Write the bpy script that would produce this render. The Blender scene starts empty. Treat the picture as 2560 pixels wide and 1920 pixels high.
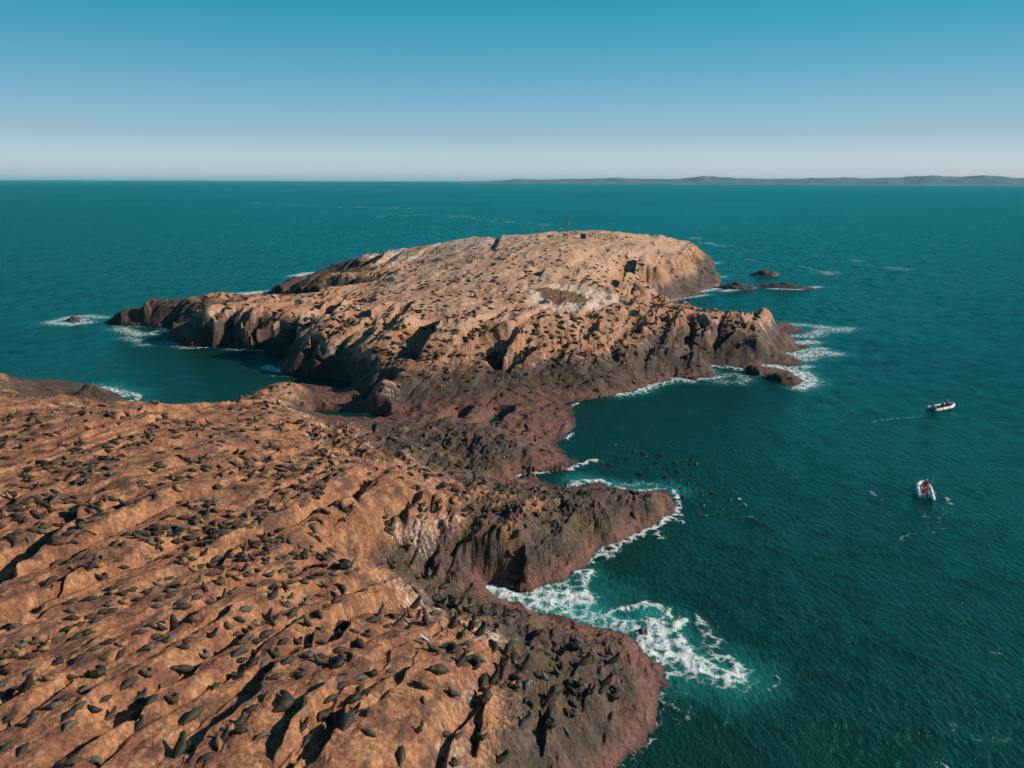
import bpy, math, time
import numpy as np
from mathutils import Vector, Matrix

T0 = time.time()
scene = bpy.context.scene
C = scene.collection
R = math.radians

# ------------------------------------------------------------------ camera
CAM_H = 40.0
F = 1948.0                      # focal length in photograph pixels (2560 wide)
PITCH, ROLL = R(14.6), R(0.2)
fwd = np.array([0, math.cos(PITCH), -math.sin(PITCH)])
rt0 = np.array([1.0, 0, 0])
up0 = np.array([0, math.sin(PITCH), math.cos(PITCH)])
rgt = rt0 * math.cos(ROLL) + up0 * math.sin(ROLL)
upv = up0 * math.cos(ROLL) - rt0 * math.sin(ROLL)
cam_data = bpy.data.cameras.new("camera")
cam = bpy.data.objects.new("camera", cam_data)
C.objects.link(cam)
M = Matrix.Identity(4)
for i in range(3):
    M[i][0], M[i][1], M[i][2] = rgt[i], upv[i], -fwd[i]
M[0][3], M[1][3], M[2][3] = 0, 0, CAM_H
cam.matrix_world = M
cam_data.sensor_fit = 'HORIZONTAL'
cam_data.sensor_width = 36.0
cam_data.lens = 36.0 * F / 2560.0
cam_data.clip_start = 0.5
cam_data.clip_end = 200000
scene.camera = cam

# ------------------------------------------------------------------ world and sun
SUN_EL, SUN_AZ = R(27), R(86)          # azimuth clockwise from the view direction (+Y)
world = bpy.data.worlds.new("World")
scene.world = world
world.use_nodes = True
nt = world.node_tree
for n in list(nt.nodes):
    nt.nodes.remove(n)
def N(tree, kind, **kw):
    n = tree.nodes.new(kind)
    for k, v in kw.items():
        setattr(n, k, v)
    return n
wo = N(nt, 'ShaderNodeOutputWorld')
bg = N(nt, 'ShaderNodeBackground')
sky = N(nt, 'ShaderNodeTexSky', sky_type='NISHITA', sun_disc=False)
sky.sun_elevation = SUN_EL
sky.sun_rotation = SUN_AZ
sky.altitude = 0
sky.air_density = 1.0
sky.dust_density = 0.6
sky.ozone_density = 3.0
tint = N(nt, 'ShaderNodeMix', data_type='RGBA', blend_type='MULTIPLY')
tint.inputs[0].default_value = 1.0
geo = N(nt, 'ShaderNodeTexCoord')
sep = N(nt, 'ShaderNodeSeparateXYZ')
ramp = N(nt, 'ShaderNodeValToRGB')
nt.links.new(geo.outputs['Generated'], sep.inputs[0])
nt.links.new(sep.outputs['Z'], ramp.inputs[0])
SKYRAMP = [(0.0, (0.53, 0.60, 0.93)), (0.03, (0.435, 0.52, 0.725)), (0.054, (0.335, 0.408, 0.532)), (0.106, (0.235, 0.395, 0.448)), (0.155, (0.13, 0.39, 0.41)),
           (0.202, (0.065, 0.39, 0.38)), (0.45, (0.06, 0.33, 0.36)), (1.0, (0.08, 0.30, 0.34))]
els = ramp.color_ramp.elements
while len(els) < len(SKYRAMP):
    els.new(0.5)
for e, (p, c) in zip(els, SKYRAMP):
    e.position = p
    e.color = (*c, 1)
nt.links.new(sky.outputs[0], tint.inputs[6])
nt.links.new(ramp.outputs[0], tint.inputs[7])
gain = N(nt, 'ShaderNodeVectorMath', operation='SCALE')
gain.inputs['Scale'].default_value = 3.0
nt.links.new(tint.outputs[2], gain.inputs[0])
def nmath(op, a, b):
    n_ = N(nt, 'ShaderNodeMath', operation=op)
    for i_, v_ in enumerate((a, b)):
        if isinstance(v_, (int, float)): n_.inputs[i_].default_value = v_
        else: nt.links.new(v_, n_.inputs[i_])
    return n_.outputs[0]
xq = nmath('MULTIPLY', nmath('MULTIPLY', sep.outputs['X'], sep.outputs['X']), -2.2)
xl = nmath('MULTIPLY', sep.outputs['X'], -0.45)
xs = nmath('MAXIMUM', nmath('ADD', nmath('ADD', xq, xl), 3.36), 2.2)
nt.links.new(xs, gain.inputs['Scale'])
nt.links.new(gain.outputs[0], bg.inputs['Color'])
nt.links.new(bg.outputs[0], wo.inputs['Surface'])
bg.inputs['Strength'].default_value = 0.077

sl = bpy.data.lights.new("sun", 'SUN')
sl.energy = 5.0
sl.angle = R(0.5)
sl.color = (1.0, 0.88, 0.74)
sun = bpy.data.objects.new("sun", sl)
C.objects.link(sun)
sun_dir = Vector((math.sin(SUN_AZ) * math.cos(SUN_EL), math.cos(SUN_AZ) * math.cos(SUN_EL), math.sin(SUN_EL)))
sun.rotation_euler = sun_dir.to_track_quat('Z', 'Y').to_euler()
sun.location = (60, 40, 80)

scene.view_settings.view_transform = 'Standard'
scene.view_settings.look = 'None'
scene.view_settings.exposure = 0.0
scene.view_settings.gamma = 1.0

# ------------------------------------------------------------------ maths helpers
def ray(u, v):
    u = np.asarray(u, float); v = np.asarray(v, float)
    return (fwd + ((u - 1280) / F)[..., None] * rgt - ((v - 960) / F)[..., None] * upv)

def at(u, v, h=0.0):
    """photograph pixel -> point on the horizontal plane z = h"""
    d = ray(u, v)
    t = (h - CAM_H) / d[..., 2]
    return np.stack([d[..., 0] * t, d[..., 1] * t], -1)

def project(p):
    q = np.asarray(p, float) - np.array([0, 0, CAM_H])
    z = q @ fwd
    return 1280 + F * (q @ rgt) / z, 960 - F * (q @ upv) / z

rs = np.random.RandomState(7)
PERM = rs.permutation(512).astype(np.int64)
GA = rs.rand(512) * 2 * np.pi
GX, GY = np.cos(GA), np.sin(GA)
def perlin(x, y, seed=0):
    xi = np.floor(x).astype(np.int64); yi = np.floor(y).astype(np.int64)
    xf = x - xi; yf = y - yi
    u = xf * xf * xf * (xf * (xf * 6 - 15) + 10)
    w = yf * yf * yf * (yf * (yf * 6 - 15) + 10)
    def g(ix, iy, fx, fy):
        k = PERM[(PERM[(ix + seed * 31) & 511] + iy) & 511]
        return GX[k] * fx + GY[k] * fy
    a = g(xi, yi, xf, yf); b = g(xi + 1, yi, xf - 1, yf)
    c = g(xi, yi + 1, xf, yf - 1); d = g(xi + 1, yi + 1, xf - 1, yf - 1)
    return (a + u * (b - a) + w * ((c + u * (d - c)) - (a + u * (b - a)))) * 1.5

def fbm(x, y, octaves=4, seed=0, gain=0.5, ridged=False):
    s = 0; a = 1.0; f = 1.0; tot = 0
    for o in range(octaves):
        n = perlin(x * f + 17.3 * o, y * f - 9.1 * o, seed + o)
        if ridged:
            n = 1 - 2 * np.abs(n)
        s = s + a * n; tot += a; a *= gain; f *= 2.03
    return s / tot

def sstep(a, b, x):
    t = np.clip((x - a) / (b - a), 0, 1)
    return t * t * (3 - 2 * t)

# ------------------------------------------------------------------ coastline (counter-clockwise, water on the right hand)
def px(pts, h=0.0):
    a = np.array(pts, float)
    return at(a[:, 0], a[:, 1], h)
east = px([(1490,1992),(1548,1920),(1603,1867),(1635,1831),(1642,1798),(1650,1766),(1650,1712),(1675,1675),(1653,1661),(1617,1632),
    (1600,1604),(1577,1589),(1545,1581),(1491,1567),(1440,1549),(1382,1534),(1331,1527),(1317,1505),(1274,1496),(1245,1495),(1223,1480),
    (1208,1462),(1245,1467),(1274,1480),(1331,1485),(1360,1466),(1411,1458),(1425,1444),(1440,1428),(1478,1401),(1507,1368),(1554,1357),
    (1592,1335),(1630,1320),(1659,1297),(1680,1288),(1688,1252),(1672,1228),(1630,1221),(1592,1228),(1545,1225),(1502,1204),(1459,1207),
    (1421,1221),(1385,1215),(1350,1198),(1315,1191),(1287,1192),(1312,1183),(1374,1180),(1426,1173),(1452,1159),(1431,1147),(1412,1140),(1398,1121),
    (1383,1107),(1412,1097),(1417,1085),(1438,1069),(1440,1047),(1429,1018),(1418,1009),(1466,999),(1544,986),(1599,978),(1629,964),
    (1685,948),(1741,949),(1784,945),(1780,928),(1767,917),(1818,919),(1853,923),(1904,940),(1956,958),(1992,969),(2012,958),(2003,945),
    (1982,928),(1930,919),(1913,913),(1947,914),(1993,920),(2012,908),(1990,889),(1960,885),(1993,880),(1998,872),(2044,866),(1992,861),
    (1986,846),(1973,837),(2018,829),(1992,820),(1975,806)])
hid1 = np.array([(66, 222), (58, 236), (46, 246), (44, 258)])
east2 = px([(1672,752),(1699,745),(1733,741),(1765,735),(1750,727),(1778,720),(1797,712),(1800,692),(1786,676),(1778,662),(1788,657)])
hid2 = np.array([(96, 428), (70, 434), (40, 424), (10, 410), (-20, 400), (-48, 386), (-66, 368), (-78, 356)])
west1 = px([(806,683),(733,697),(701,711),(673,730),(663,740)])
hid3 = np.array([(-62, 272), (-60, 258), (-74, 248), (-90, 243), (-103, 240), (-114, 234)])
west2 = px([(261,805),(310,814),(353,815),(386,820),(400,829),(427,827),(418,838),(425,851),(447,854),(469,869),(534,869),(595,872),
    (650,874),(690,878),(686,905),(697,925),(705,936),(762,941),(830,946),(874,955),(880,970),(850,970),(790,962),(715,958),(655,968),(622,985),(605,1008),
    (580,1030),(545,1043),(521,1050),(480,1050),(440,1040),(390,1028),(345,1018),(316,1004),(304,985),(262,970)])
hid4 = np.array([(-86, 153), (-97, 156), (-110, 156), (-130, 148), (-142, 110), (-136, 50), (-115, 5), (-60, -25), (-10, -30), (6, -15), (9, 5), (7, 25), (6, 36)])
POLY = np.concatenate([east, hid1, east2, hid2, west1, hid3, west2, hid4])

def seg_dist(P, A, B):
    d = B - A
    L = (d * d).sum() + 1e-9
    t = np.clip(((P - A) @ d) / L, 0, 1)
    q = P - (A + t[:, None] * d)
    return np.sqrt((q * q).sum(1))

def poly_sdf(P, poly):
    """signed distance, positive inside"""
    dist = np.full(len(P), 1e9)
    inside = np.zeros(len(P), bool)
    n = len(poly)
    for i in range(n):
        A, B = poly[i], poly[(i + 1) % n]
        dist = np.minimum(dist, seg_dist(P, A, B))
        if A[1] != B[1]:
            cond = (A[1] > P[:, 1]) != (B[1] > P[:, 1])
            xint = (B[0] - A[0]) * (P[:, 1] - A[1]) / (B[1] - A[1]) + A[0]
            inside ^= cond & (P[:, 0] < xint)
    return np.where(inside, dist, -dist)

# ------------------------------------------------------------------ height control points (pixel u, v, height)
HP = [
 # foreground hill
 (0,1900,14.5),(400,1900,13.0),(800,1900,11.8),(1050,1850,9.6),(1200,1850,7.4),(1380,1880,4.4),(0,1700,14.2),(300,1700,13.2),(600,1700,12),
 (900,1700,10.8),(1100,1700,9.0),(1200,1700,7.8),(1300,1750,6.2),(1400,1800,4.6),(1500,1750,3.0),(1580,1750,1.5),(1000,1600,9.0),(1150,1580,7.0),(1200,1560,5.9),
 (1300,1585,4.8),(1400,1605,3.6),(1500,1625,2.4),(1580,1640,1.5),(0,1500,13.5),(400,1500,12.2),(700,1550,11),(800,1450,9.2),(930,1430,7.8),(950,1500,7.4),
 (1020,1500,5.6),(1050,1450,3.6),(1100,1480,2.4),(1180,1500,1.6),(1250,1520,1.8),(1120,1540,4.6),(0,1300,13),(250,1300,12.6),(0,1150,12.3),(600,1420,10.6),
 (60,1440,12.0),
 # headland two
 (500,1250,12),(700,1300,10.2),(820,1370,7.6),(880,1400,6.0),(960,1430,4.0),(1040,1440,2.8),(900,1230,8.2),(1000,1240,7.8),(1080,1240,7.0),(1150,1240,5.6),(1300,1250,4.0),
 (1400,1240,3.4),(1500,1262,3.0),(1620,1245,2.4),(1650,1270,1.4),(1420,1330,3.0),(1520,1320,1.9),(1290,1362,3.6),(1310,1440,1.2),(1230,1370,3.5),(1200,1450,1.4),
 (1100,1400,2.8),(1000,1300,6.6),(900,1300,8.3),(860,1335,7.6),(1000,1345,4.9),(900,1365,6.2),(1000,1400,3.8),(1100,1320,4.8),(1200,1300,4.6),(1150,1200,4.6),(1250,1215,2.2),
 # mid slope
 (400,1150,11.6),(800,1150,8.7),(1000,1170,7.0),(1050,1195,5.8),(200,1040,11),(0,1040,11),(344,1012,10.6),(440,1022,9.6),(500,1038,8.6),(560,1030,8.0),(611,1018,7.2),(680,1015,6.4),
 (700,1100,8.2),(780,1070,6.6),(830,1070,4.8),(800,1045,1.0),(870,1047,0.8),(940,1048,0.8),(800,1056,2.8),(870,1058,2.4),(940,1060,2.2),(900,1070,4.0),(950,1080,3.4),(850,1105,5.2),(950,1110,3.8),(700,960,4.8),(735,955,4.4),(650,985,4.6),(790,985,1.0),(840,1000,0.6),
 (720,1020,3.2),(760,1018,1.2),(820,1085,5.6),(820,1122,4.8),(900,1150,5.4),
 # low hump at the left
 (213,963,4.6),(120,968,3.0),(0,945,6.5),(40,960,5),(180,1000,2.0),(280,990,2.0),(80,1000,3.4),(330,1012,3.2),
 # land bridge
 (1300,1130,2.4),(1200,1100,3.0),(1100,1085,3.2),(1150,1170,1.6),(1060,1150,3.4),(1020,1120,3.6),(1300,1060,1.5),(1400,1060,0.9),(1100,1040,1.6),(1000,1010,1.3),(800,966,0.5),(850,979,0.6),(890,990,0.8),(1200,1040,1.4),(1350,1120,1.8),(1400,1160,1.5),
 (960,990,1.4),(920,1000,0.9),(1330,1170,1.3),(1250,1160,2.0),
 # far island, south and east slopes
 (960,960,4.4),(930,930,5.0),(900,955,1.8),(1100,870,7.4),(1010,930,5.2),(1250,900,5.2),(1350,950,2.4),(1200,830,9.0),(1400,830,8.4),(1550,860,5.4),(1600,905,3.2),(1750,890,3.2),(1900,868,3.4),
 (1850,800,7.2),(1930,796,6.4),(1780,790,6.8),(1650,800,7.2),(1480,950,2.6),(1960,840,2.4),(1960,930,1.6),(1880,915,1.8),(1730,935,1.6),(1550,960,1.6),
 (700,800,8.0),(800,748,8.0),(860,742,8.2),(900,830,7.6),(820,880,4.6),(740,850,5.4),(740,900,3.0),(780,925,1.6),(870,930,1.6),(880,900,4.6),(960,880,6.6),(1000,750,10.2),(1200,700,12.6),(1000,690,12.6),(1300,650,15.6),(1400,620,17.8),(1600,640,14.4),
 (1410,745,9.4),(1500,745,8.8),(1350,740,9.8),(1650,770,6.2),(1560,750,7.4),(1600,700,10.0),(1640,718,4.6),(1700,720,2.4),(1650,690,8.2),(1700,645,11.0),(1740,690,4.2),(1770,680,2.4),
 (1480,576,19.2),(1420,580,18.4),(1250,594,16.4),(1192,594,15.8),(1106,610,13.4),(1562,583,17.8),(1666,597,13.8),(1728,608,11.0),(1765,634,5.0),(1775,645,3.0),
 (1005,624,11.4),(954,644,8.6),(885,648,6.4),(847,658,5.0),(815,674,2.0),(900,672,4.4),(860,678,3.0),(660,738,1.5),(700,737,2.5),(780,735,3.8),(860,730,5.2),(720,732,1.5),(800,727,2.8),
 (733,700,4.6),(800,698,5.6),(860,694,6.4),(690,716,3.4),(950,662,6.8),
 # west spit
 (635,741,6.2),(581,745,6.4),(512,740,7.4),(462,752,6.2),(425,762,5.2),(353,774,4.2),(299,786,3.0),(275,800,1.2),(520,790,7.2),(600,800,7.2),(650,790,6.8),(720,747,6.6),(480,800,5.4),(400,800,3.6),
 (540,840,3.8),(620,845,4.4),(680,850,4.8),(460,830,3.0),
]
hp = np.array(HP, float)
HXY = at(hp[:, 0], hp[:, 1], hp[:, 2])
HZ = hp[:, 2]
extra = np.array([(-40,10,15),(-20,15,14),(-5,20,10),(2,30,4.5),(-60,40,14),(-90,40,12),(-110,60,8),(-80,80,11),(-95,108,6),(-110,130,4),(-80,130,2.6),(-60,115,5.5),(-100,10,8),(-30,-10,10),
  (60,330,13),(90,390,8),(60,405,11),(20,385,13),(-20,372,11),(-45,360,9),(30,350,18),(-10,350,15),(35,310,16),
  (60,215,4),(50,236,4),(-70,262,0.5),(-56,285,6),(-50,262,5),(-45,300,8),(-95,236,3)], float)
HXY = np.concatenate([HXY, extra[:, :2], POLY])
HZ = np.concatenate([HZ, extra[:, 2], np.zeros(len(POLY))])

G0X, G1X, G0Y, G1Y, GS = -150.0, 130.0, -32.0, 450.0, 1.0
gx = np.arange(G0X, G1X + GS, GS); gy = np.arange(G0Y, G1Y + GS, GS)
GXX, GYY = np.meshgrid(gx, gy)
GP = np.stack([GXX.ravel(), GYY.ravel()], 1)
def rbf_fit(P, z, c):
    D = np.sqrt(((P[:, None] - P[None]) ** 2).sum(-1) + c * c)
    n = len(P)
    A = np.zeros((n + 1, n + 1))
    A[:n, :n] = -D + np.eye(n) * 0.15
    A[:n, n] = 1; A[n, :n] = 1
    w = np.linalg.solve(A, np.append(z, 0))
    return w
def rbf_eval(Q, P, w, c):
    out = np.full(len(Q), w[-1])
    for i in range(len(P)):
        out -= w[i] * np.sqrt((Q[:, 0] - P[i, 0]) ** 2 + (Q[:, 1] - P[i, 1]) ** 2 + c * c)
    return out
w_ = rbf_fit(HXY, HZ, 1.2)
BASE = rbf_eval(GP, HXY, w_, 1.2).reshape(GXX.shape)
SDF = poly_sdf(GP, POLY).reshape(GXX.shape)
print("base", time.time() - T0)

def sample(G, x, y):
    """Catmull-Rom lookup in a grid"""
    fx = np.clip((x - G0X) / GS, 1, G.shape[1] - 3.001); fy = np.clip((y - G0Y) / GS, 1, G.shape[0] - 3.001)
    ix = fx.astype(int); iy = fy.astype(int); tx = fx - ix; ty = fy - iy
    def wts(t):
        return (-0.5*t+t*t-0.5*t**3, 1-2.5*t*t+1.5*t**3, 0.5*t+2*t*t-1.5*t**3, -0.5*t*t+0.5*t**3)
    wx, wy = wts(tx), wts(ty)
    out = 0
    for j in range(4):
        row = 0
        for i in range(4):
            row = row + wx[i] * G[iy + j - 1, ix + i - 1]
        out = out + wy[j] * row
    return out

POOLS = [px(p) for p in (
    [(790,1028),(850,1033),(955,1038),(955,1052),(874,1045),(800,1041)],
    [(1122,1064),(1152,1043),(1162,1043),(1140,1064)],
    [(1196,1076),(1246,1041),(1264,1043),(1222,1075)])]
STR = R(17)                                    # strike of the rock slabs, clockwise from +Y
sx, sy = math.sin(STR), math.cos(STR)

PUDPX = [(1250, 711, 1.1, 1.9), (1325, 709, 0.9, 1.5), (1517, 747, 1.0, 1.6), (1502, 759, 0.9, 1.4), (666, 1150, 0.6, 0.55), (584, 1091, 0.45, 0.5), (40, 1088, 0.6, 0.55)]
def on_base(pts):
    a = np.array(pts, float); h = np.full(len(a), 5.0)
    for _ in range(14):
        q = at(a[:, 0], a[:, 1], h)
        h = 0.5 * h + 0.5 * np.maximum(sample(BASE, q[:, 0], q[:, 1]), 0)
    return at(a[:, 0], a[:, 1], h)

# crevices and gullies: pixel polyline (going up the picture), width of the fall on the west side, depth, width of the wall
CREV = [(on_base(p), w, d, k) for p, w, d, k in (
    ([(460,1945),(476,1918),(496,1874),(546,1822),(637,1733),(646,1704),(700,1640),(766,1604),(824,1567),(918,1545)], 2.0, 1.05, 0.22),
    ([(660,1960),(687,1908),(716,1853),(765,1770),(864,1698),(918,1685),(950,1675)], 1.7, 0.95, 0.2),
    ([(780,1940),(793,1918),(839,1853),(854,1828),(864,1774),(885,1748)], 1.5, 0.85, 0.2),
    ([(990,1722),(1005,1714),(1065,1673),(1095,1645)], 1.8, 0.9, 0.2),
    ([(150,1930),(212,1880),(299,1826),(334,1803),(392,1735),(494,1687),(560,1662)], 1.8, 0.75, 0.2),
    ([(200,1762),(222,1748),(280,1716),(316,1691),(400,1650)], 1.3, 0.5, 0.18),
    ([(280,1612),(300,1603),(355,1583),(387,1565),(442,1557),(485,1535),(520,1516)], 2.0, 0.7, 0.2),
    ([(470,1590),(517,1577),(536,1562),(569,1539),(610,1512)], 1.6, 0.6, 0.2),
    ([(-30,1785),(0,1764),(42,1739),(104,1693),(150,1668)], 1.6, 0.6, 0.2),
    ([(160,1640),(200,1618),(262,1588),(330,1562)], 1.2, 0.45, 0.2),
    ([(-60,1520),(-20,1478),(30,1440),(85,1392),(130,1345),(217,1262),(300,1225),(380,1196)], 3.2, 1.7, 0.5),
    ([(-40,1610),(40,1560),(110,1500),(180,1455),(250,1415)], 1.6, 0.6, 0.25),
    ([(60,1560),(150,1490),(200,1440)], 1.2, 0.5, 0.2),
    ([(200,1320),(231,1294),(330,1262),(420,1232)], 1.6, 0.5, 0.2),
    ([(400,1285),(450,1258),(500,1230)], 1.4, 0.4, 0.2),
    ([(330,1215),(400,1186),(500,1160),(560,1140)], 2.0, 0.5, 0.25),
    ([(20,1260),(100,1225),(190,1190)], 2.0, 0.6, 0.25),
    ([(620,1330),(700,1290),(760,1262)], 1.6, 0.5, 0.25),
    ([(690,1460),(760,1440),(840,1420)], 1.2, 0.25, 0.25),
    ([(1180,1915),(1190,1850),(1205,1790),(1215,1740)], 1.0, 0.7, 0.25),
    ([(1345,1900),(1352,1850),(1360,1800),(1385,1760)], 1.0, 0.7, 0.25),
    ([(1505,1910),(1512,1840),(1520,1790),(1535,1750)], 0.8, 0.4, 0.3),
    ([(1405,1720),(1425,1690),(1450,1660)], 0.8, 0.45, 0.25),
    ([(1310,1470),(1306,1420),(1303,1380),(1302,1352)], 2.6, 1.5, 0.3),
    ([(1012,1300),(1014,1265),(1018,1235)], 1.4, 0.9, 0.3),
    ([(890,1262),(905,1235),(925,1215)], 2.0, 0.8, 0.4),
    ([(745,1290),(775,1268),(810,1250)], 1.6, 0.6, 0.3),
    ([(1125,1400),(1135,1370),(1145,1350)], 1.6, 0.7, 0.4),
    ([(930,1090),(935,1070),(942,1055)], 2.0, 0.8, 0.4),
    ([(790,1105),(800,1090),(812,1080)], 1.8, 0.8, 0.4),
    ([(1035,905),(1050,885),(1075,850),(1110,800),(1130,785)], 7.0, 3.4, 0.8),
    ([(915,805),(932,786),(966,758)], 6.0, 2.6, 0.8),
    ([(810,805),(823,796),(856,758)], 5.0, 2.4, 0.8),
    ([(775,805),(790,793),(832,748)], 5.0, 2.4, 0.8),
    ([(1235,925),(1250,908),(1275,872),(1300,836)], 7.5, 3.2, 0.9),
    ([(1305,915),(1325,898),(1376,844)], 5.5, 2.6, 0.7),
    ([(1262,940),(1280,928),(1318,906)], 4.5, 2.0, 0.7),
    ([(905,1000),(930,985),(970,955),(1012,925)], 6.5, 3.0, 0.9),
    ([(752,905),(772,890),(822,848)], 5.0, 2.4, 0.8),
    ([(690,900),(705,870),(727,828),(770,800)], 8.0, 3.4, 1.0),
    ([(1530,725),(1550,712),(1583,690),(1628,652)], 7.0, 3.0, 1.0),
    ([(1490,705),(1510,695),(1568,658)], 5.0, 1.8, 0.8),
    ([(1345,692),(1357,680),(1372,668)], 5.0, 1.6, 0.8),
    ([(1590,840),(1606,822),(1622,806)], 5.0, 2.2, 0.8),
    ([(1505,872),(1520,857),(1536,848)], 4.0, 2.0, 0.8),
    ([(1400,890),(1440,860),(1475,835)], 4.0, 1.4, 0.7),
    ([(560,850),(575,820),(590,795)], 5.0, 2.2, 0.8),
    ([(500,860),(512,825),(525,790)], 6.0, 2.6, 0.8),
    ([(415,850),(440,800),(460,768)], 5.0, 2.0, 0.8),
    ([(350,815),(370,790),(385,775)], 4.0, 1.2, 0.8),
    ([(620,850),(640,815),(655,790)], 4.0, 1.8, 0.8),
    ([(980,830),(1000,800),(1030,770)], 4.0, 1.2, 0.7),
    ([(1160,800),(1200,770),(1240,745)], 4.0, 1.0, 0.7),
    ([(860,712),(900,695),(950,680)], 5.0, 1.6, 0.8),
    ([(1000,690),(1050,670),(1110,650)], 4.0, 1.2, 0.8),
    ([(1230,640),(1270,622),(1310,608)], 4.0, 1.2, 0.8),
    ([(1340,600),(1350,592),(1360,586)], 4.0, 1.2, 0.8),
    ([(1430,660),(1480,640),(1530,625)], 4.0, 1.0, 0.8),
    ([(1680,880),(1720,850),(1760,820)], 4.0, 1.2, 0.7),
    ([(1780,880),(1820,850),(1850,820)], 4.0, 1.2, 0.7),
)]

def crevices(x, y):
    out = np.zeros(len(x)); wall = np.zeros(len(x))
    wobx = 0.25 * perlin(x * 0.9, y * 0.9, 61) + 0.5 * perlin(x * 0.25, y * 0.25, 62)
    for P, w, d, k in CREV:
        far_ = P[0, 1] > 125
        e_ = 3.0 * w + 2
        m = (x > P[:, 0].min() - e_) & (x < P[:, 0].max() + e_) & (y > P[:, 1].min() - e_) & (y < P[:, 1].max() + e_)
        if not m.any():
            continue
        q = np.stack([x[m], y[m]], 1)
        best = np.full(len(q), 1e9); side = np.zeros(len(q)); par = np.zeros(len(q))
        L = np.sqrt(((P[1:] - P[:-1]) ** 2).sum(1)); tot = L.sum(); acc = 0
        for i in range(len(P) - 1):
            A, B = P[i], P[i + 1]
            dd = B - A
            t_ = np.clip(((q - A) @ dd) / (dd @ dd + 1e-9), 0, 1)
            r = q - (A + t_[:, None] * dd)
            ds = np.hypot(r[:, 0], r[:, 1])
            sg = np.where((q[:, 0] - A[0]) * dd[1] - (q[:, 1] - A[1]) * dd[0] > 0, 1.0, -1.0)
            u = ds < best
            best = np.where(u, ds, best); side = np.where(u, sg, side); par = np.where(u, (acc + t_ * L[i]) / tot, par)
            acc += L[i]
        s_ = best * side + wobx[m] * min(1.0, w / 2.5)
        taper = sstep(0, 0.18, par) * sstep(1.0, 0.75, par)
        w2 = w * (1.25 if far_ else 1.55)
        lip = -0.32 * np.exp(-np.clip(s_ - k, 0, None) / (0.9 * w)) * sstep(0.0, k, s_)
        prof = np.where(s_ < 0, 0.75 * np.clip(1 + s_ / w2, 0, 1) ** 1.35, 0.75 * np.clip(1 - s_ / k, 0, 1)) + lip
        v_ = (1.5 if far_ else 0.85) * d * taper * prof
        out[m] = np.where(np.abs(v_) > np.abs(out[m]), v_, out[m])
        wall[m] = np.maximum(wall[m], taper * sstep(-0.25, 0.0, s_) * sstep(2.2 * k, k, s_))
    return out, wall

PUD = []
for u_, v_, ra_, rb_ in PUDPX:
    q_ = on_base([(u_, v_)])[0]
    PUD.append((q_[0], q_[1], float(sample(BASE, q_[:1], q_[1:])[0]), ra_, rb_))

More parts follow.
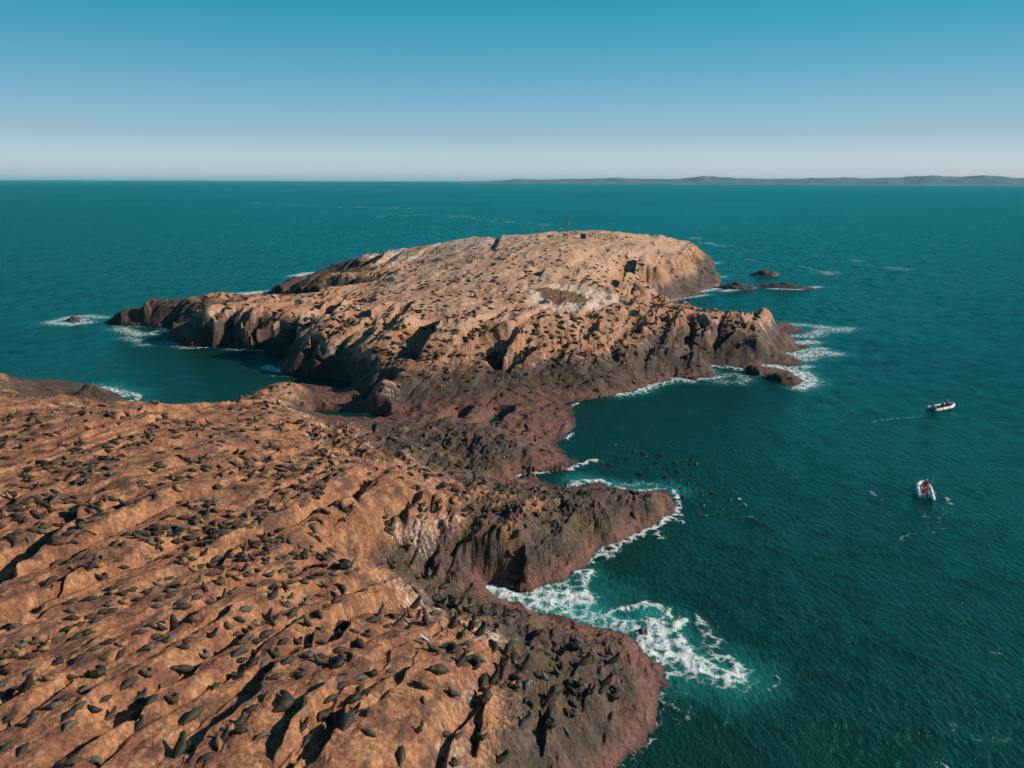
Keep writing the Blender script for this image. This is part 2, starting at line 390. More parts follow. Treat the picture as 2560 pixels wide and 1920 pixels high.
def terrain(x, y):
    sd = sample(SDF, x, y)
    wob = 1.1 * fbm(x * 0.35, y * 0.35, 4, 40)
    dist = np.hypot(x, y)
    far = sstep(120, 175, dist)
    sd = sd + wob * (0.95 + 0.7 * far) * (1 - 0.6 * np.exp(-((x + 30) / 22) ** 2 - ((y - 152) / 12) ** 2)) + 0.35 * fbm(x * 1.6, y * 1.6, 3, 43)
    b = sample(BASE, x, y)
    b = np.where(sd > 0, np.maximum(b, 0.02 + 0.12 * np.minimum(sd, 4)), 0)
    inl = sstep(0.0, 3.0, b)                    # 0 at the water, 1 on the heights
    along = x * sx + y * sy
    across = x * sy - y * sx                    # grows to the east
    near_m = sstep(5.5, 8.5, b) * (1 - far)     # worn upper slabs of the near hill
    lowm = 1 - near_m
    # --- tilted slabs: a gentle fall to the east, then an abrupt west-facing lip
    wx = across + 3.6 * fbm(along * 0.04, across * 0.10, 3, 3) + 0.9 * fbm(along * 0.2, across * 0.3, 3, 8)
    def saw(L, ph, sharp, seed):
        t = wx / L + ph
        k = np.floor(t)
        fr = t - k
        amp = np.clip(0.42 + 1.4 * perlin(k * 7.31 + 0.5, along / (22.0 + 26.0 * far) + k * 3.7, seed), 0, 1.3)
        f0 = 0.52
        prof = np.where(fr < f0, 0.68 + 0.32 * fr / f0, np.where(fr < sharp, 1 - sstep(f0, sharp, fr) , 0.68 * sstep(sharp, 1.0, fr)))
        return amp * (prof - 0.55), sstep(sharp - 0.03, sharp, fr) * amp
    (s1, wl1), (s2, wl2) = saw(4.6, 0.13, 0.88, 5), saw(2.1, 0.61, 0.82, 6)
    slab = 1.25 * s1 + 0.52 * s2
    slabf = 1.9 * saw(15.0, 0.3, 0.86, 7)[0] + 1.2 * saw(6.8, 0.77, 0.86, 9)[0] + 0.5 * saw(3.1, 0.2, 0.85, 10)[0]
    rough_f = 0.34 + 0.66 * sstep(2, 5, b) * sstep(12, 7.5, b)
    cre, wall = crevices(x, y)
    calm = (1 - 0.85 * wall) * (1 - 0.6 * np.clip(np.maximum(wl1, wl2), 0, 1) * (1 - far))
    h = b + inl * ((1 - far) * slab * (0.35 + 0.65 * near_m) + far * slabf * rough_f)
    # --- lumps, ledges and cracks
    n1 = fbm(x / 13, y / 13, 4, 11)
    n2 = fbm(x / 4.2, y / 4.2, 4, 15)
    n3 = fbm(across / 0.8, along / 1.3, 4, 27)
    asx = 4.5 + 3.0 * far; asy = 8.0 + 20.0 * far
    rid = fbm(across / asx + 0.6 * n1, along / asy, 5, 21, gain=0.5, ridged=True)
    rid2 = fbm(across / (1.6 + 1.2 * far) + 0.5 * n2, along / (2.4 + 6.0 * far), 4, 24, gain=0.55, ridged=True)
    neck = 1 - 0.75 * np.exp(-((x + 22) / 26) ** 2 - ((y - 138) / 20) ** 2)
    h = h + neck * inl * ((0.45 + 0.7 * far * rough_f) * n1 + (0.25 - 0.09 * far + 0.45 * lowm * (1 - 0.7 * far)) * n2
                   + (0.85 * lowm * (1 - far) + 1.5 * far * rough_f + 0.22 * near_m) * (rid - 0.25)
                   + (0.36 * lowm * (1 - far) + 0.30 * far * rough_f + 0.09 * near_m) * (rid2 - 0.25) * calm + 0.11 * n3 * calm)
    h = h + (1 - inl) * sstep(0.0, 0.5, b) * (0.34 * n2 + 0.50 * (rid - 0.3) + 0.30 * (rid2 - 0.3))
    h = h - cre * sstep(0.0, 1.5, b)
    h = np.where(sd > 0, np.maximum(h, -0.1 + 0.25 * np.minimum(sd, 1.0)), np.maximum(-4.0, 0.55 * sd - 0.02))
    for cx_, cy_, cz_, ra_, rb_ in PUD:
        m = (np.abs(x - cx_) < 5) & (np.abs(y - cy_) < 6)
        if m.any():
            e_ = np.hypot((x[m] - cx_) / ra_, (y[m] - cy_) / rb_) + 0.25 * n2[m]
            h[m] = h[m] + (cz_ - 0.02 - 0.10 * sstep(1.15, 0.9, e_) - h[m]) * sstep(2.6, 1.15, e_)
    for P in POOLS:
        lo, hi = P.min(0) - 3, P.max(0) + 3
        m = (x > lo[0]) & (x < hi[0]) & (y > lo[1]) & (y < hi[1])
        if m.any():
            d = poly_sdf(np.stack([x[m], y[m]], 1), P)
            h[m] = h[m] + (np.minimum(h[m], -0.35) - h[m]) * sstep(-2.0, 0.2, d)
    return h

# ------------------------------------------------------------------ material helper
def new_mat(name):
    m = bpy.data.materials.new(name)
    m.use_nodes = True
    t = m.node_tree
    p = t.nodes['Principled BSDF']
    return m, t, p

# ------------------------------------------------------------------ terrain mesh
NR = 1450
th = np.concatenate([np.linspace(R(-56), R(-40.5), 90)[:-1], np.linspace(R(-40.5), R(39), 1400), np.linspace(R(39), R(50), 60)[1:]])
NC = len(th)
rr = 24.0 * (455 / 24.0) ** (np.linspace(0, 1, NR) ** 0.95)
TH, RR = np.meshgrid(th, rr)
X = (RR * np.sin(TH)).ravel(); Y = (RR * np.cos(TH)).ravel()
sdv = sample(SDF, X, Y)
inb = (X > G0X + 2) & (X < G1X - 2) & (Y < G1Y - 2) & (sdv > -4.0)
Z = np.full(X.shape, -4.0)
Z[inb] = terrain(X[inb], Y[inb])
print("terrain", time.time() - T0, inb.sum())

def grid_mesh(name, X, Y, Z, nr, nc, keep):
    idx = np.arange(nr * nc).reshape(nr, nc)
    q = np.stack([idx[:-1, :-1], idx[:-1, 1:], idx[1:, 1:], idx[1:, :-1]], -1).reshape(-1, 4)
    q = q[keep[q].all(1)]
    used = np.zeros(nr * nc, bool); used[q] = True
    remap = np.cumsum(used) - 1
    q = remap[q]
    me = bpy.data.meshes.new(name)
    n = used.sum()
    me.vertices.add(n)
    me.vertices.foreach_set('co', np.stack([X[used], Y[used], Z[used]], 1).astype(np.float32).ravel())
    me.loops.add(q.size); me.polygons.add(len(q))
    me.loops.foreach_set('vertex_index', q.astype(np.int32).ravel())
    me.polygons.foreach_set('loop_start', np.arange(0, q.size, 4, dtype=np.int32))
    me.polygons.foreach_set('loop_total', np.full(len(q), 4, np.int32))
    me.update()
    me.polygons.foreach_set('use_smooth', np.ones(len(q), bool))
    return me, used

keep = inb & (Z > -2.5)
tme, tused = grid_mesh('terrain', X, Y, Z, NR, NC, keep)
terr = bpy.data.objects.new('terrain', tme)
C.objects.link(terr)
terr['kind'] = 'structure'
# ---- what covers the rock: worn tan stone above, dark algae below, red rock at the tide line, guano
def cover(x, y, z):
    n = len(x)
    dist = np.hypot(x, y)
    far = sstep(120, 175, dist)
    gxs = (sample(HG, x + 0.8, y) - sample(HG, x - 0.8, y)) / 1.6
    gys = (sample(HG, x, y + 0.8) - sample(HG, x, y - 0.8)) / 1.6
    slope = np.hypot(gxs, gys)
    nz = fbm(x / 9, y / 9, 4, 50); nz2 = fbm(x / 2.2, y / 2.2, 4, 54); nz3 = fbm(x / 0.5, y / 0.5, 3, 58)
    tl = 5.2 + 0.6 * far + 2.6 * np.exp(-((x - 3) ** 2 + (y - 40) ** 2) / 20 ** 2) + 1.2 * np.exp(-((x - 42) ** 2 + (y - 190) ** 2) / 22 ** 2)
    tl = tl + 1.5 * sstep(-35, -60, x) * far
    tl = tl - 2.6 * np.exp(-((x + 41) ** 2 + (y - 133) ** 2) / 11 ** 2)
    tl = tl + 1.2 * nz + 0.6 * nz2
    # climb the fall line to the edge the streaks run from
    qx, qy = x.copy(), y.copy()
    zq = z.copy()
    for _ in range(14):
        ax = (sample(HG, qx + 0.8, qy) - sample(HG, qx - 0.8, qy)) / 1.6
        ay = (sample(HG, qx, qy + 0.8) - sample(HG, qx, qy - 0.8)) / 1.6
        g = np.hypot(ax, ay) + 1e-3
        go = (sample(HG, qx, qy) < tl + 0.3) & (g > 0.08)
        st = 0.35 + 0.25 * far
        qx = np.where(go, qx + ax / g * st, qx); qy = np.where(go, qy + ay / g * st, qy)
    dq = np.hypot(qx - x, qy - y)
    fq = 2.6 - 1.7 * far
    sn = perlin(qx * fq, qy * fq, 70) + 0.6 * perlin(qx * fq * 2.3, qy * fq * 2.3, 71) + 0.35 * perlin(qx * fq * 5, qy * fq * 5, 72)
    sl = perlin(qx * 0.25, qy * 0.25, 73)
    streak = sstep(0.05, 0.5, sn + 0.5 * sl - dq / (2.6 + 2.0 * far + 2.5 * sl))
    edge = sstep(-3.6, -0.2, z - tl + 0.8 * sn) * sstep(2.2, 0.2, z - tl) * sstep(0.16 + 0.2 * far, 0.45 + 0.35 * far, slope)
    guano = np.clip(edge * (0.08 + 0.95 * streak) * (1 - 0.35 * far) * sstep(-0.25, 0.25, sl + 0.25 * far + 0.1), 0, 1)
    up = sstep(-0.9, 0.4, z - tl + 1.1 * sn * sstep(2.5, -0.5, z - tl))
    tan = np.array([0.385, 0.170, 0.088]); tan2 = np.array([0.235, 0.098, 0.058]); pale = np.array([0.60, 0.375, 0.250]); tan3 = np.array([0.58, 0.29, 0.145])
    dark = np.array([0.078, 0.052, 0.041]); olive = np.array([0.100, 0.068, 0.036]); red = np.array([0.215, 0.095, 0.070]); purple = np.array([0.145, 0.084, 0.066])
    ochre = np.array([0.26, 0.14, 0.045]); white = np.array([0.64, 0.47, 0.38])
    def mix(a, b, f):
        return a + (b - a) * f[:, None]
    c = np.tile(tan, (n, 1))
    c = mix(c, np.tile(tan2, (n, 1)), sstep(-0.1, 0.35, nz2 + 0.5 * nz3) * (1 - 0.7 * far))
    c = mix(c, np.tile(tan3, (n, 1)), sstep(0.0, 0.4, nz3 - nz2) * 0.6)
    stain = sstep(0.06, 0.34, fbm((x * sy - y * sx) / 1.2, (x * sx + y * sy) / 3.2, 4, 64) + 0.25 * nz)
    c = mix(c, np.tile(np.array([0.140, 0.072, 0.050]), (n, 1)), stain * (0.9 - 0.15 * far))
    stf = sstep(0.06, 0.32, fbm((x * sy - y * sx) / 6.0, (x * sx + y * sy) / 17.0, 5, 66, gain=0.6))
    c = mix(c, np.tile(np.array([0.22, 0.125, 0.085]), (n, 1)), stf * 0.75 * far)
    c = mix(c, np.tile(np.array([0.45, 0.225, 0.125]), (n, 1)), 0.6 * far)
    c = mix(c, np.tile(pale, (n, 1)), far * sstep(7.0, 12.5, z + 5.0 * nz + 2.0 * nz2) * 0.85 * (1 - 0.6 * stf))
    c = mix(c, np.tile(np.array([0.60, 0.50, 0.43]), (n, 1)), 0.8 * sstep(285, 320, y) * sstep(25, -15, x) * sstep(-0.15, 0.3, nz + 0.5 * nz2))
    d = np.tile(dark, (n, 1))
    d = mix(d, np.tile(purple, (n, 1)), sstep(-0.1, 0.3, nz2 + 0.4 * nz3) * 0.8)
    d = mix(d, np.tile(olive, (n, 1)), sstep(0.08, 0.34, fbm(x / 6, y / 6, 4, 80)) * 0.8)
    d = mix(d, np.tile(ochre, (n, 1)), sstep(0.28, 0.5, fbm(x / 4, y / 4, 4, 84)) * 0.7)
    rl = 1.7 + 0.9 * np.exp(-((x - 2) / 24) ** 2 - ((y - 128) / 20) ** 2) - 0.9 * far - 0.5 * sstep(0, -40, x) * far + 0.9 * nz + 0.5 * nz2 - 0.2
    rc = mix(np.tile(red, (n, 1)), np.tile(np.array([0.115, 0.062, 0.050]), (n, 1)), sstep(-0.05, 0.3, nz2 + 0.6 * nz3) * 0.85)
    d = mix(d, rc, sstep(0.8, -0.6, z - rl - 0.4 * nz3))
    c = mix(d, c, up)
    c = mix(c, np.tile(white, (n, 1)), guano * 0.9)
    # bare pale ground round the bird colony, trodden brown inside it
    P2 = np.stack([x, y], 1)
    m_ = (np.abs(x - COLONY[0]) < 45) & (np.abs(y - COLONY[1]) < 60)
    if m_.any():
        jit = 0.9 * nz2[m_] + 0.9 * nz[m_]
        ring = sstep(-1.6, 1.6, poly_sdf(P2[m_], RING) + jit)
        inn = sstep(-0.5, 0.6, poly_sdf(P2[m_], NEST) + 0.6 * jit)
        cm = c[m_]
        cm = cm + (np.array([0.66, 0.50, 0.385]) - cm) * (ring * 0.8)[:, None]
        cm = cm + (np.array([0.26, 0.125, 0.07]) - cm) * inn[:, None]
        c[m_] = cm
    wet = sstep(0.55, 0.05, z + 0.25 * nz2)
    c = c * (1 - 0.45 * wet)[:, None]
    c = c * (1 + 0.16 * nz3 + 0.10 * nz2)[:, None]
    low = (1 - up) * (1 - guano)
    return np.clip(c, 0.01, 0.9), np.clip(0.25 * low + 0.5 * wet, 0, 1)

HG = terrain(GP[:, 0].copy(), GP[:, 1].copy()).reshape(GXX.shape)
for _ in range(2):
    HG[1:-1, 1:-1] = (HG[1:-1, 1:-1] * 4 + HG[:-2, 1:-1] + HG[2:, 1:-1] + HG[1:-1, :-2] + HG[1:-1, 2:]) / 8
COLONY = tuple(on_base([(1412, 746)])[0])
RING = on_base([(1308,738),(1335,718),(1400,708),(1470,722),(1540,743),(1562,758),(1490,776),(1440,790),(1390,786),(1320,766)])
NEST = on_base([(1335,728),(1370,723),(1420,729),(1455,741),(1476,760),(1468,768),(1430,763),(1385,765),(1364,755),(1350,740)])
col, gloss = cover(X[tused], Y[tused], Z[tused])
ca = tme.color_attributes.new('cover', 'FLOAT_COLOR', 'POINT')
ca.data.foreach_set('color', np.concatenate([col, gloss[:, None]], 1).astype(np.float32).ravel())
print("cover", time.time() - T0)

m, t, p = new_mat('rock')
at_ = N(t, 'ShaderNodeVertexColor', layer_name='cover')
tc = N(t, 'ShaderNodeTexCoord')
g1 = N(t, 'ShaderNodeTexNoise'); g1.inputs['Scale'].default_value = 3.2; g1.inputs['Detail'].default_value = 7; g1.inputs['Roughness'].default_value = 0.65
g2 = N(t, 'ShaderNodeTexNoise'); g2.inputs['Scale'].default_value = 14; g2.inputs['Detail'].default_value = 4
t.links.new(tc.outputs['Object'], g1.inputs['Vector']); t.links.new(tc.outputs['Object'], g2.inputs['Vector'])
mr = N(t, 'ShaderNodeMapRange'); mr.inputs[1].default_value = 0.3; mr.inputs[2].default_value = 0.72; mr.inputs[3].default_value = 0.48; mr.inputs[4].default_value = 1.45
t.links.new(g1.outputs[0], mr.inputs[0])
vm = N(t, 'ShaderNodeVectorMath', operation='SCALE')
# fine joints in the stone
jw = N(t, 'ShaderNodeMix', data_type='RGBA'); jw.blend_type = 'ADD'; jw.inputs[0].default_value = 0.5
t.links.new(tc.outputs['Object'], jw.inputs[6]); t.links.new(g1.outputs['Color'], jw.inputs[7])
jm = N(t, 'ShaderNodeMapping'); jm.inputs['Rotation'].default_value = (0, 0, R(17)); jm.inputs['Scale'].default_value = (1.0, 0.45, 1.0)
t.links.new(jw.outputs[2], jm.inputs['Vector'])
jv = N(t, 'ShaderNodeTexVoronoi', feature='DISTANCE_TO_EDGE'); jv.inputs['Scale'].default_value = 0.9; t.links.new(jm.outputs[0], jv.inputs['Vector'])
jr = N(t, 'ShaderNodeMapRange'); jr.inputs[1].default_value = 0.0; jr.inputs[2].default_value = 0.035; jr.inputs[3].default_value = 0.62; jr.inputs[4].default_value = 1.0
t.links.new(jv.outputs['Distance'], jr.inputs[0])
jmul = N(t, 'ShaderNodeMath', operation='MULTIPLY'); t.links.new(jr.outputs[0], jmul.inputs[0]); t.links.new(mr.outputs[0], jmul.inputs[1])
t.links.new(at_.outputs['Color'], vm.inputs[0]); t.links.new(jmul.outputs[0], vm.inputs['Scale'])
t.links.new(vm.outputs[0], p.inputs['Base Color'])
rm = N(t, 'ShaderNodeMapRange'); rm.inputs[3].default_value = 0.92; rm.inputs[4].default_value = 0.35
t.links.new(at_.outputs['Alpha'], rm.inputs[0]); t.links.new(rm.outputs[0], p.inputs['Roughness'])
b1 = N(t, 'ShaderNodeBump'); b1.inputs['Strength'].default_value = 0.9; b1.inputs['Distance'].default_value = 0.3
b2 = N(t, 'ShaderNodeBump'); b2.inputs['Strength'].default_value = 0.6; b2.inputs['Distance'].default_value = 0.04
t.links.new(g1.outputs[0], b1.inputs['Height']); t.links.new(g2.outputs[0], b2.inputs['Height'])
t.links.new(b2.outputs[0], b1.inputs['Normal']); t.links.new(b1.outputs[0], p.inputs['Normal'])
p.inputs['Specular IOR Level'].default_value = 0.3
tme.materials.append(m)

# ------------------------------------------------------------------ sea
WNC = 1050
wth = np.concatenate([np.linspace(R(-88), R(-40), 70)[:-1], np.linspace(R(-40), R(40), WNC - 138), np.linspace(R(40), R(88), 70)[1:]])
WNC = len(wth)
wr = np.concatenate([np.geomspace(16, 420, 700)[:-1], np.geomspace(420, 4000, 330)[:-1], np.geomspace(4000, 70000, 70)])
WNR = len(wr)
WT, WR = np.meshgrid(wth, wr)
WX = (WR * np.sin(WT)).ravel(); WY = (WR * np.cos(WT)).ravel(); WD = WR.ravel()
nearw = (WX > G0X + 2) & (WX < G1X - 2) & (WY < G1Y - 2) & (WY > G0Y + 2)
wsd = np.full(WX.shape, -200.0)
wsd[nearw] = sample(SDF, WX[nearw], WY[nearw])
dry = wsd > 4.5                                   # nothing to see of the sea under the island ...
for P in POOLS:                                   # ... but the tide pools
    d_ = np.hypot(WX - P[:, 0].mean(), WY - P[:, 1].mean())
    dry &= d_ > 14
CR = R(58)                                        # crests run at this angle, clockwise from +Y turned east
ca_, sa_ = math.cos(CR), math.sin(CR)
wu = WX * ca_ - WY * sa_ * -1                     # along the travel of the waves
wv = -WX * sa_ + WY * ca_
WZ = np.zeros(WX.shape)
sel = WD < 2500
wu_, wv_, wd_ = wu[sel], wv[sel], WD[sel]
wp = wu_ + 1.5 * perlin(wv_ / 9, wu_ / 9, 90)
lm = sstep(0, -5, wsd[sel]) * 0.75 + 0.25
gust = 0.7 + 0.6 * perlin(WX[sel] / 45, WY[sel] / 70, 97)
WZ[sel] = 0.8 * lm * gust * (0.16 * perlin(wp / 8.0, wv_ / 18.0, 91) * sstep(2500, 900, wd_) + 0.13 * (1 - 2 * np.abs(perlin(wp / 4.2, wv_ / 9.0, 92))) * sstep(900, 300, wd_)
              + 0.055 * (1 - 2 * np.abs(perlin(wp / 1.9, wv_ / 4.0, 93))) * sstep(300, 120, wd_) + 0.03 * perlin(wp / 0.8, wv_ / 1.6, 94) * sstep(140, 50, wd_))

FOAM = [  # pixel polyline, half width in metres, strength
    ([(1212,1466),(1250,1482),(1290,1500),(1350,1496),(1420,1508)], 1.5, 1.0),
    ([(1330,1515),(1380,1500),(1430,1490),(1450,1505)], 2.2, 1.0), ([(1420,1500),(1350,1480)], 1.6, .9),
    ([(1400,1530),(1480,1545),(1560,1562),(1620,1590)], 1.8, .75), ([(1560,1572),(1600,1575),(1640,1560),(1680,1600)], 1.3, 1.0),
    ([(1610,1585),(1640,1640),(1680,1640),(1730,1670)], 1.7, 1.0), ([(1650,1590),(1690,1610),(1720,1650),(1760,1680),(1820,1700),(1846,1692)], 1.5, .95),
    ([(1500,1545),(1550,1528),(1620,1512),(1665,1525),(1668,1545),(1630,1556)], .7, .8), ([(1660,1620),(1680,1570),(1710,1555)], .8, .95),
    ([(1740,1545),(1765,1585),(1795,1610),(1770,1615)], .8, .7), ([(1780,1640),(1830,1650),(1850,1680),(1840,1705)], .9, .75), ([(1760,1690),(1800,1705)], .7, .7),
    ([(1660,1690),(1700,1682)], .7, .7), ([(1655,1700),(1654,1760)], .5, .6), ([(1655,1742),(1690,1770),(1735,1790),(1700,1802)], .9, .42), ([(1680,1710),(1720,1740)], .8, .35),
    ([(1640,1820),(1655,1760)], .5, .4), ([(1560,1912),(1610,1868),(1640,1825)], .45, .45),
    ([(1360,1468),(1411,1462),(1450,1462),(1470,1440)], 1.0, .75), ([(1440,1434),(1475,1430)], .8, .9), ([(1478,1404),(1507,1372),(1554,1360),(1592,1338)], .8, .8), ([(1500,1395),(1540,1375)], .9, .8),
    ([(1592,1338),(1630,1322),(1660,1300),(1690,1290)], .8, .9), ([(1640,1330),(1650,1345)], .8, .7), ([(1688,1290),(1694,1260),(1684,1230)], .6, .9), ([(1690,1300),(1705,1306)], .7, .7),
    ([(1425,1216),(1459,1205),(1502,1203),(1530,1215)], .9, .95), ([(1530,1216),(1590,1232),(1640,1225)], .8, .85), ([(1560,1212),(1620,1208),(1680,1228)], 1.1, .55), ([(1430,1205),(1450,1198)], .7, .6),
    ([(1284,1194),(1310,1186),(1372,1181)], .6, .85), ([(1425,1174),(1455,1160),(1480,1152),(1502,1153)], .7, .9), ([(1405,1125),(1425,1160)], .5, .5), ([(1412,1100),(1430,1084)], .6, .8), ([(1426,1016),(1445,1008)], .6, .8), ([(1385,1110),(1396,1124)], .5, .5),
    ([(1545,986),(1600,977),(1632,962),(1690,948),(1718,952)], 1.2, .9), ([(1690,950),(1725,955)], 1.0, .7), ([(1718,950),(1785,946),(1800,942)], .8, .8),
    ([(1772,922),(1782,940),(1800,955),(1850,958),(1866,946),(1840,935),(1805,940)], 1.3, .62), ([(1770,914),(1830,919),(1880,930)], .9, .85), ([(1895,940),(1910,942)], .7, .7),
    ([(1980,812),(2040,816),(2095,826),(2115,822)], 2.4, .75), ([(1985,840),(2020,842),(2055,828)], 2.0, .75), ([(1992,858),(2030,856)], 1.6, .95), ([(1965,882),(1998,898),(2040,882),(2075,884)], 2.2, .85), ([(2000,880),(2050,872)], 1.6, .8),
    ([(1915,914),(1960,924),(1998,934),(2014,952)], 2.0, .95), ([(1985,920),(2020,916)], 1.2, .8), ([(2005,948),(2022,962),(1998,972)], 1.2, .9), ([(2020,960),(2060,960)], 1.2, .5), ([(1930,962),(1975,972)], .8, .4),
    ([(1810,728),(1850,722),(1900,716),(1930,720)], 1.6, .9), ([(1930,722),(1990,724),(2045,718)], 1.6, .85), ([(1672,754),(1699,747),(1733,743),(1765,737)], 1.2, .8), ([(1752,730),(1790,722),(1797,714)], 1.4, .9), ([(1800,694),(1810,690)], 1.5, .7), ([(1895,690),(1940,692)], 1.2, .6), ([(1780,660),(1795,656)], 2, .7),
    ([(125,806),(170,795),(215,790),(250,794)], 1.6, .8), ([(130,808),(180,812),(220,806)], 1.6, .85), ([(180,798),(205,800)], 1.6, .9),
    ([(300,822),(345,838),(380,834),(425,827)], 1.8, .8), ([(310,845),(350,852),(365,862)], 1.5, .65), ([(385,858),(430,858),(450,866)], 1.4, .6), ([(290,815),(370,816)], 1.0, .6), ([(255,810),(300,815)], 1, .5),
    ([(455,870),(534,870),(600,874),(652,876)], .9, .75), ([(668,917),(695,927)], 1.0, .9), ([(680,940),(700,938)], .8, .5), ([(600,1006),(612,996)], .6, .8), ([(700,940),(735,944),(770,941)], .6, .5),
    ([(745,690),(775,684),(806,682)], 3.0, .95), ([(580,738),(630,734),(672,731)], 3.2, .95), ([(600,745),(640,742)], 2.0, .8),
    ([(135,962),(165,966),(195,966)], 1.2, .85), ([(245,974),(262,976),(285,984)], 1.6, .95), ([(225,965),(250,970)], 1.2, .7), ([(306,992),(325,984),(344,988),(345,998),(322,1006)], .9, .98), ([(320,990),(335,992)], .8, .7),
    ([(2178,1055),(2235,1047),(2275,1045)], .45, .75), ([(2275,1045),(2325,1036)], .4, .6), ([(2140,1075),(2178,1057)], .4, .4), ([(2330,1028),(2350,1026),(2375,1020)], .6, .55), ([(2240,1033),(2270,1030)], .7, .4),
    ([(2345,1240),(2368,1246),(2378,1262)], .5, .8), ([(2300,1275),(2312,1292)], .5, .6), ([(2355,1265),(2365,1282),(2345,1300),(2355,1315)], .5, .55), ([(2330,1320),(2290,1320),(2280,1300)], .8, .4), ([(2255,1352),(2262,1340),(2285,1336)], .5, .6), ([(2310,1338),(2340,1332),(2362,1320)], .6, .5), ([(2245,1370),(2255,1400)], .6, .35),
    ([(2178,1228),(2196,1246),(2212,1252)], .5, .7), ([(2190,1250),(2230,1266)], .4, .4),
    ([(2350,1500),(2400,1510)], 1.6, .42), ([(2400,1540),(2420,1556)], 1.4, .42), ([(2460,1625),(2520,1640)], 1.2, .42), ([(2390,1825),(2430,1845)], .9, .5), ([(2490,1848),(2530,1855)], .8, .5), ([(2340,1915),(2370,1920)], .8, .55), ([(1940,1690),(1948,1705)], .3, .7), ([(1925,1725),(1945,1712)], .25, .5),
    ([(1845,1245),(1862,1265)], .4, .7), ([(1875,1295),(1885,1300)], .4, .8), ([(1750,1285),(1765,1290)], .5, .6), ([(1742,1264),(1760,1266)], .3, .6),
]
BANDS = [  # broken white water out at sea
    ([(640,508),(800,516),(900,518),(1060,522)], 26, .36), ([(960,540),(1100,535),(1250,552),(1400,566)], 20, .34), ([(1350,568),(1500,585),(1640,596)], 16, .34),
    ([(1700,590),(1780,610),(1850,625)], 14, .36), ([(1960,660),(2040,672),(2120,690)], 10, .40), ([(2080,640),(2200,660),(2330,690)], 12, .3), ([(1840,640),(1920,655),(2010,668)], 8, .32), ([(500,500),(900,502)], 22, .22),
    ([(1900,730),(2200,760),(2500,800)], 14, .18), ([(2000,850),(2300,900),(2540,960)], 10, .16),
]
foam = np.zeros(WX.shape); aer = np.zeros(WX.shape)
WP = np.stack([WX, WY], 1)
fw = 0.5 * perlin(WX * 0.5, WY * 0.5, 98) + 0.3 * perlin(WX * 1.3, WY * 1.3, 99)
def strokes(lst, grow, dest, mul=1.0, wob=1.0):
    for pts, w, st in lst:
        P = px(pts)
        w2 = w * grow
        m_ = (WX > P[:, 0].min() - w2) & (WX < P[:, 0].max() + w2) & (WY > P[:, 1].min() - w2) & (WY < P[:, 1].max() + w2)
        if not m_.any():
            continue
        dm = np.full(m_.sum(), 1e9)
        for i in range(len(P) - 1):
            dm = np.minimum(dm, seg_dist(WP[m_], P[i], P[i + 1]))
        dm = dm * (1 + 0.5 * wob * fw[m_]) 
        dest[m_] = np.maximum(dest[m_], st * mul * sstep(w2, 0.0, dm))
strokes([(p_, w * (1.9 if np.mean([q[1] for q in p_]) < 990 and w >= .8 and p_[0][0] < 2100 else 1.0), min(1.0, st * 1.05) * (0.8 if p_[0][0] > 2100 else 1.0)) for p_, w, st in FOAM], 1.9, foam)
bandf = np.zeros(WX.shape)
strokes(BANDS, 2.2, bandf, 1.9)
brk = fbm(WX / 16, WY / 34, 4, 150, gain=0.6)
foam = np.maximum(foam, bandf * sstep(0.0, 0.36, brk + 0.10))
strokes([f for f in FOAM if f[1] > 0.9 and f[2] > 0.6], 4.0, aer, 0.5)
strokes([([(1380,1505),(1430,1525),(1480,1545)], 2.2, 1.0), ([(1300,1500),(1500,1555),(1600,1575)], 2.0, .7), ([(1700,1640),(1840,1700)], 1.6, .6), ([(1610,1530),(1650,1540)], 1.0, .8), ([(240,975),(300,990)], 4, .5),([(1450,1200),(1560,1222),(1680,1225)], 2, .6)], 2.2, aer, 1.0)
# a thin wash of foam along every shore
shore = sstep(-1.1, -0.1, wsd) * sstep(2.0, 0.2, wsd)
foam = np.maximum(foam, shore * np.clip(0.30 + 0.45 * perlin(WX / 7, WY / 7, 101), 0, 0.7))
# churned water stands a little proud
nf_ = WD < 420
churn = sstep(0.45, 1.0, foam[nf_])
WZ[nf_] += churn * (0.10 + 0.30 * np.clip(fbm(WX[nf_] / 1.6, WY[nf_] / 1.6, 3, 160, gain=0.6) + 0.25, 0, 1))
wkeep = ~dry
wme, wused = grid_mesh('water', WX, WY, WZ, WNR, WNC, wkeep)
water = bpy.data.objects.new('water', wme); C.objects.link(water); water['kind'] = 'structure'
chop = (1.05 + 1.2 * sstep(60, 500, WD)) * (0.35 + 0.65 * sstep(3, -8, wsd)) * (0.85 + 0.5 * fbm(WX / 160, WY / 320, 3, 120))   # open water is rougher than the lee of the rocks
for nm, arr in (('foam', foam), ('aerated', aer), ('chop', chop)):
    a_ = wme.attributes.new(nm, 'FLOAT', 'POINT')
    a_.data.foreach_set('value', arr[wused].astype(np.float32))
print("water", time.time() - T0)

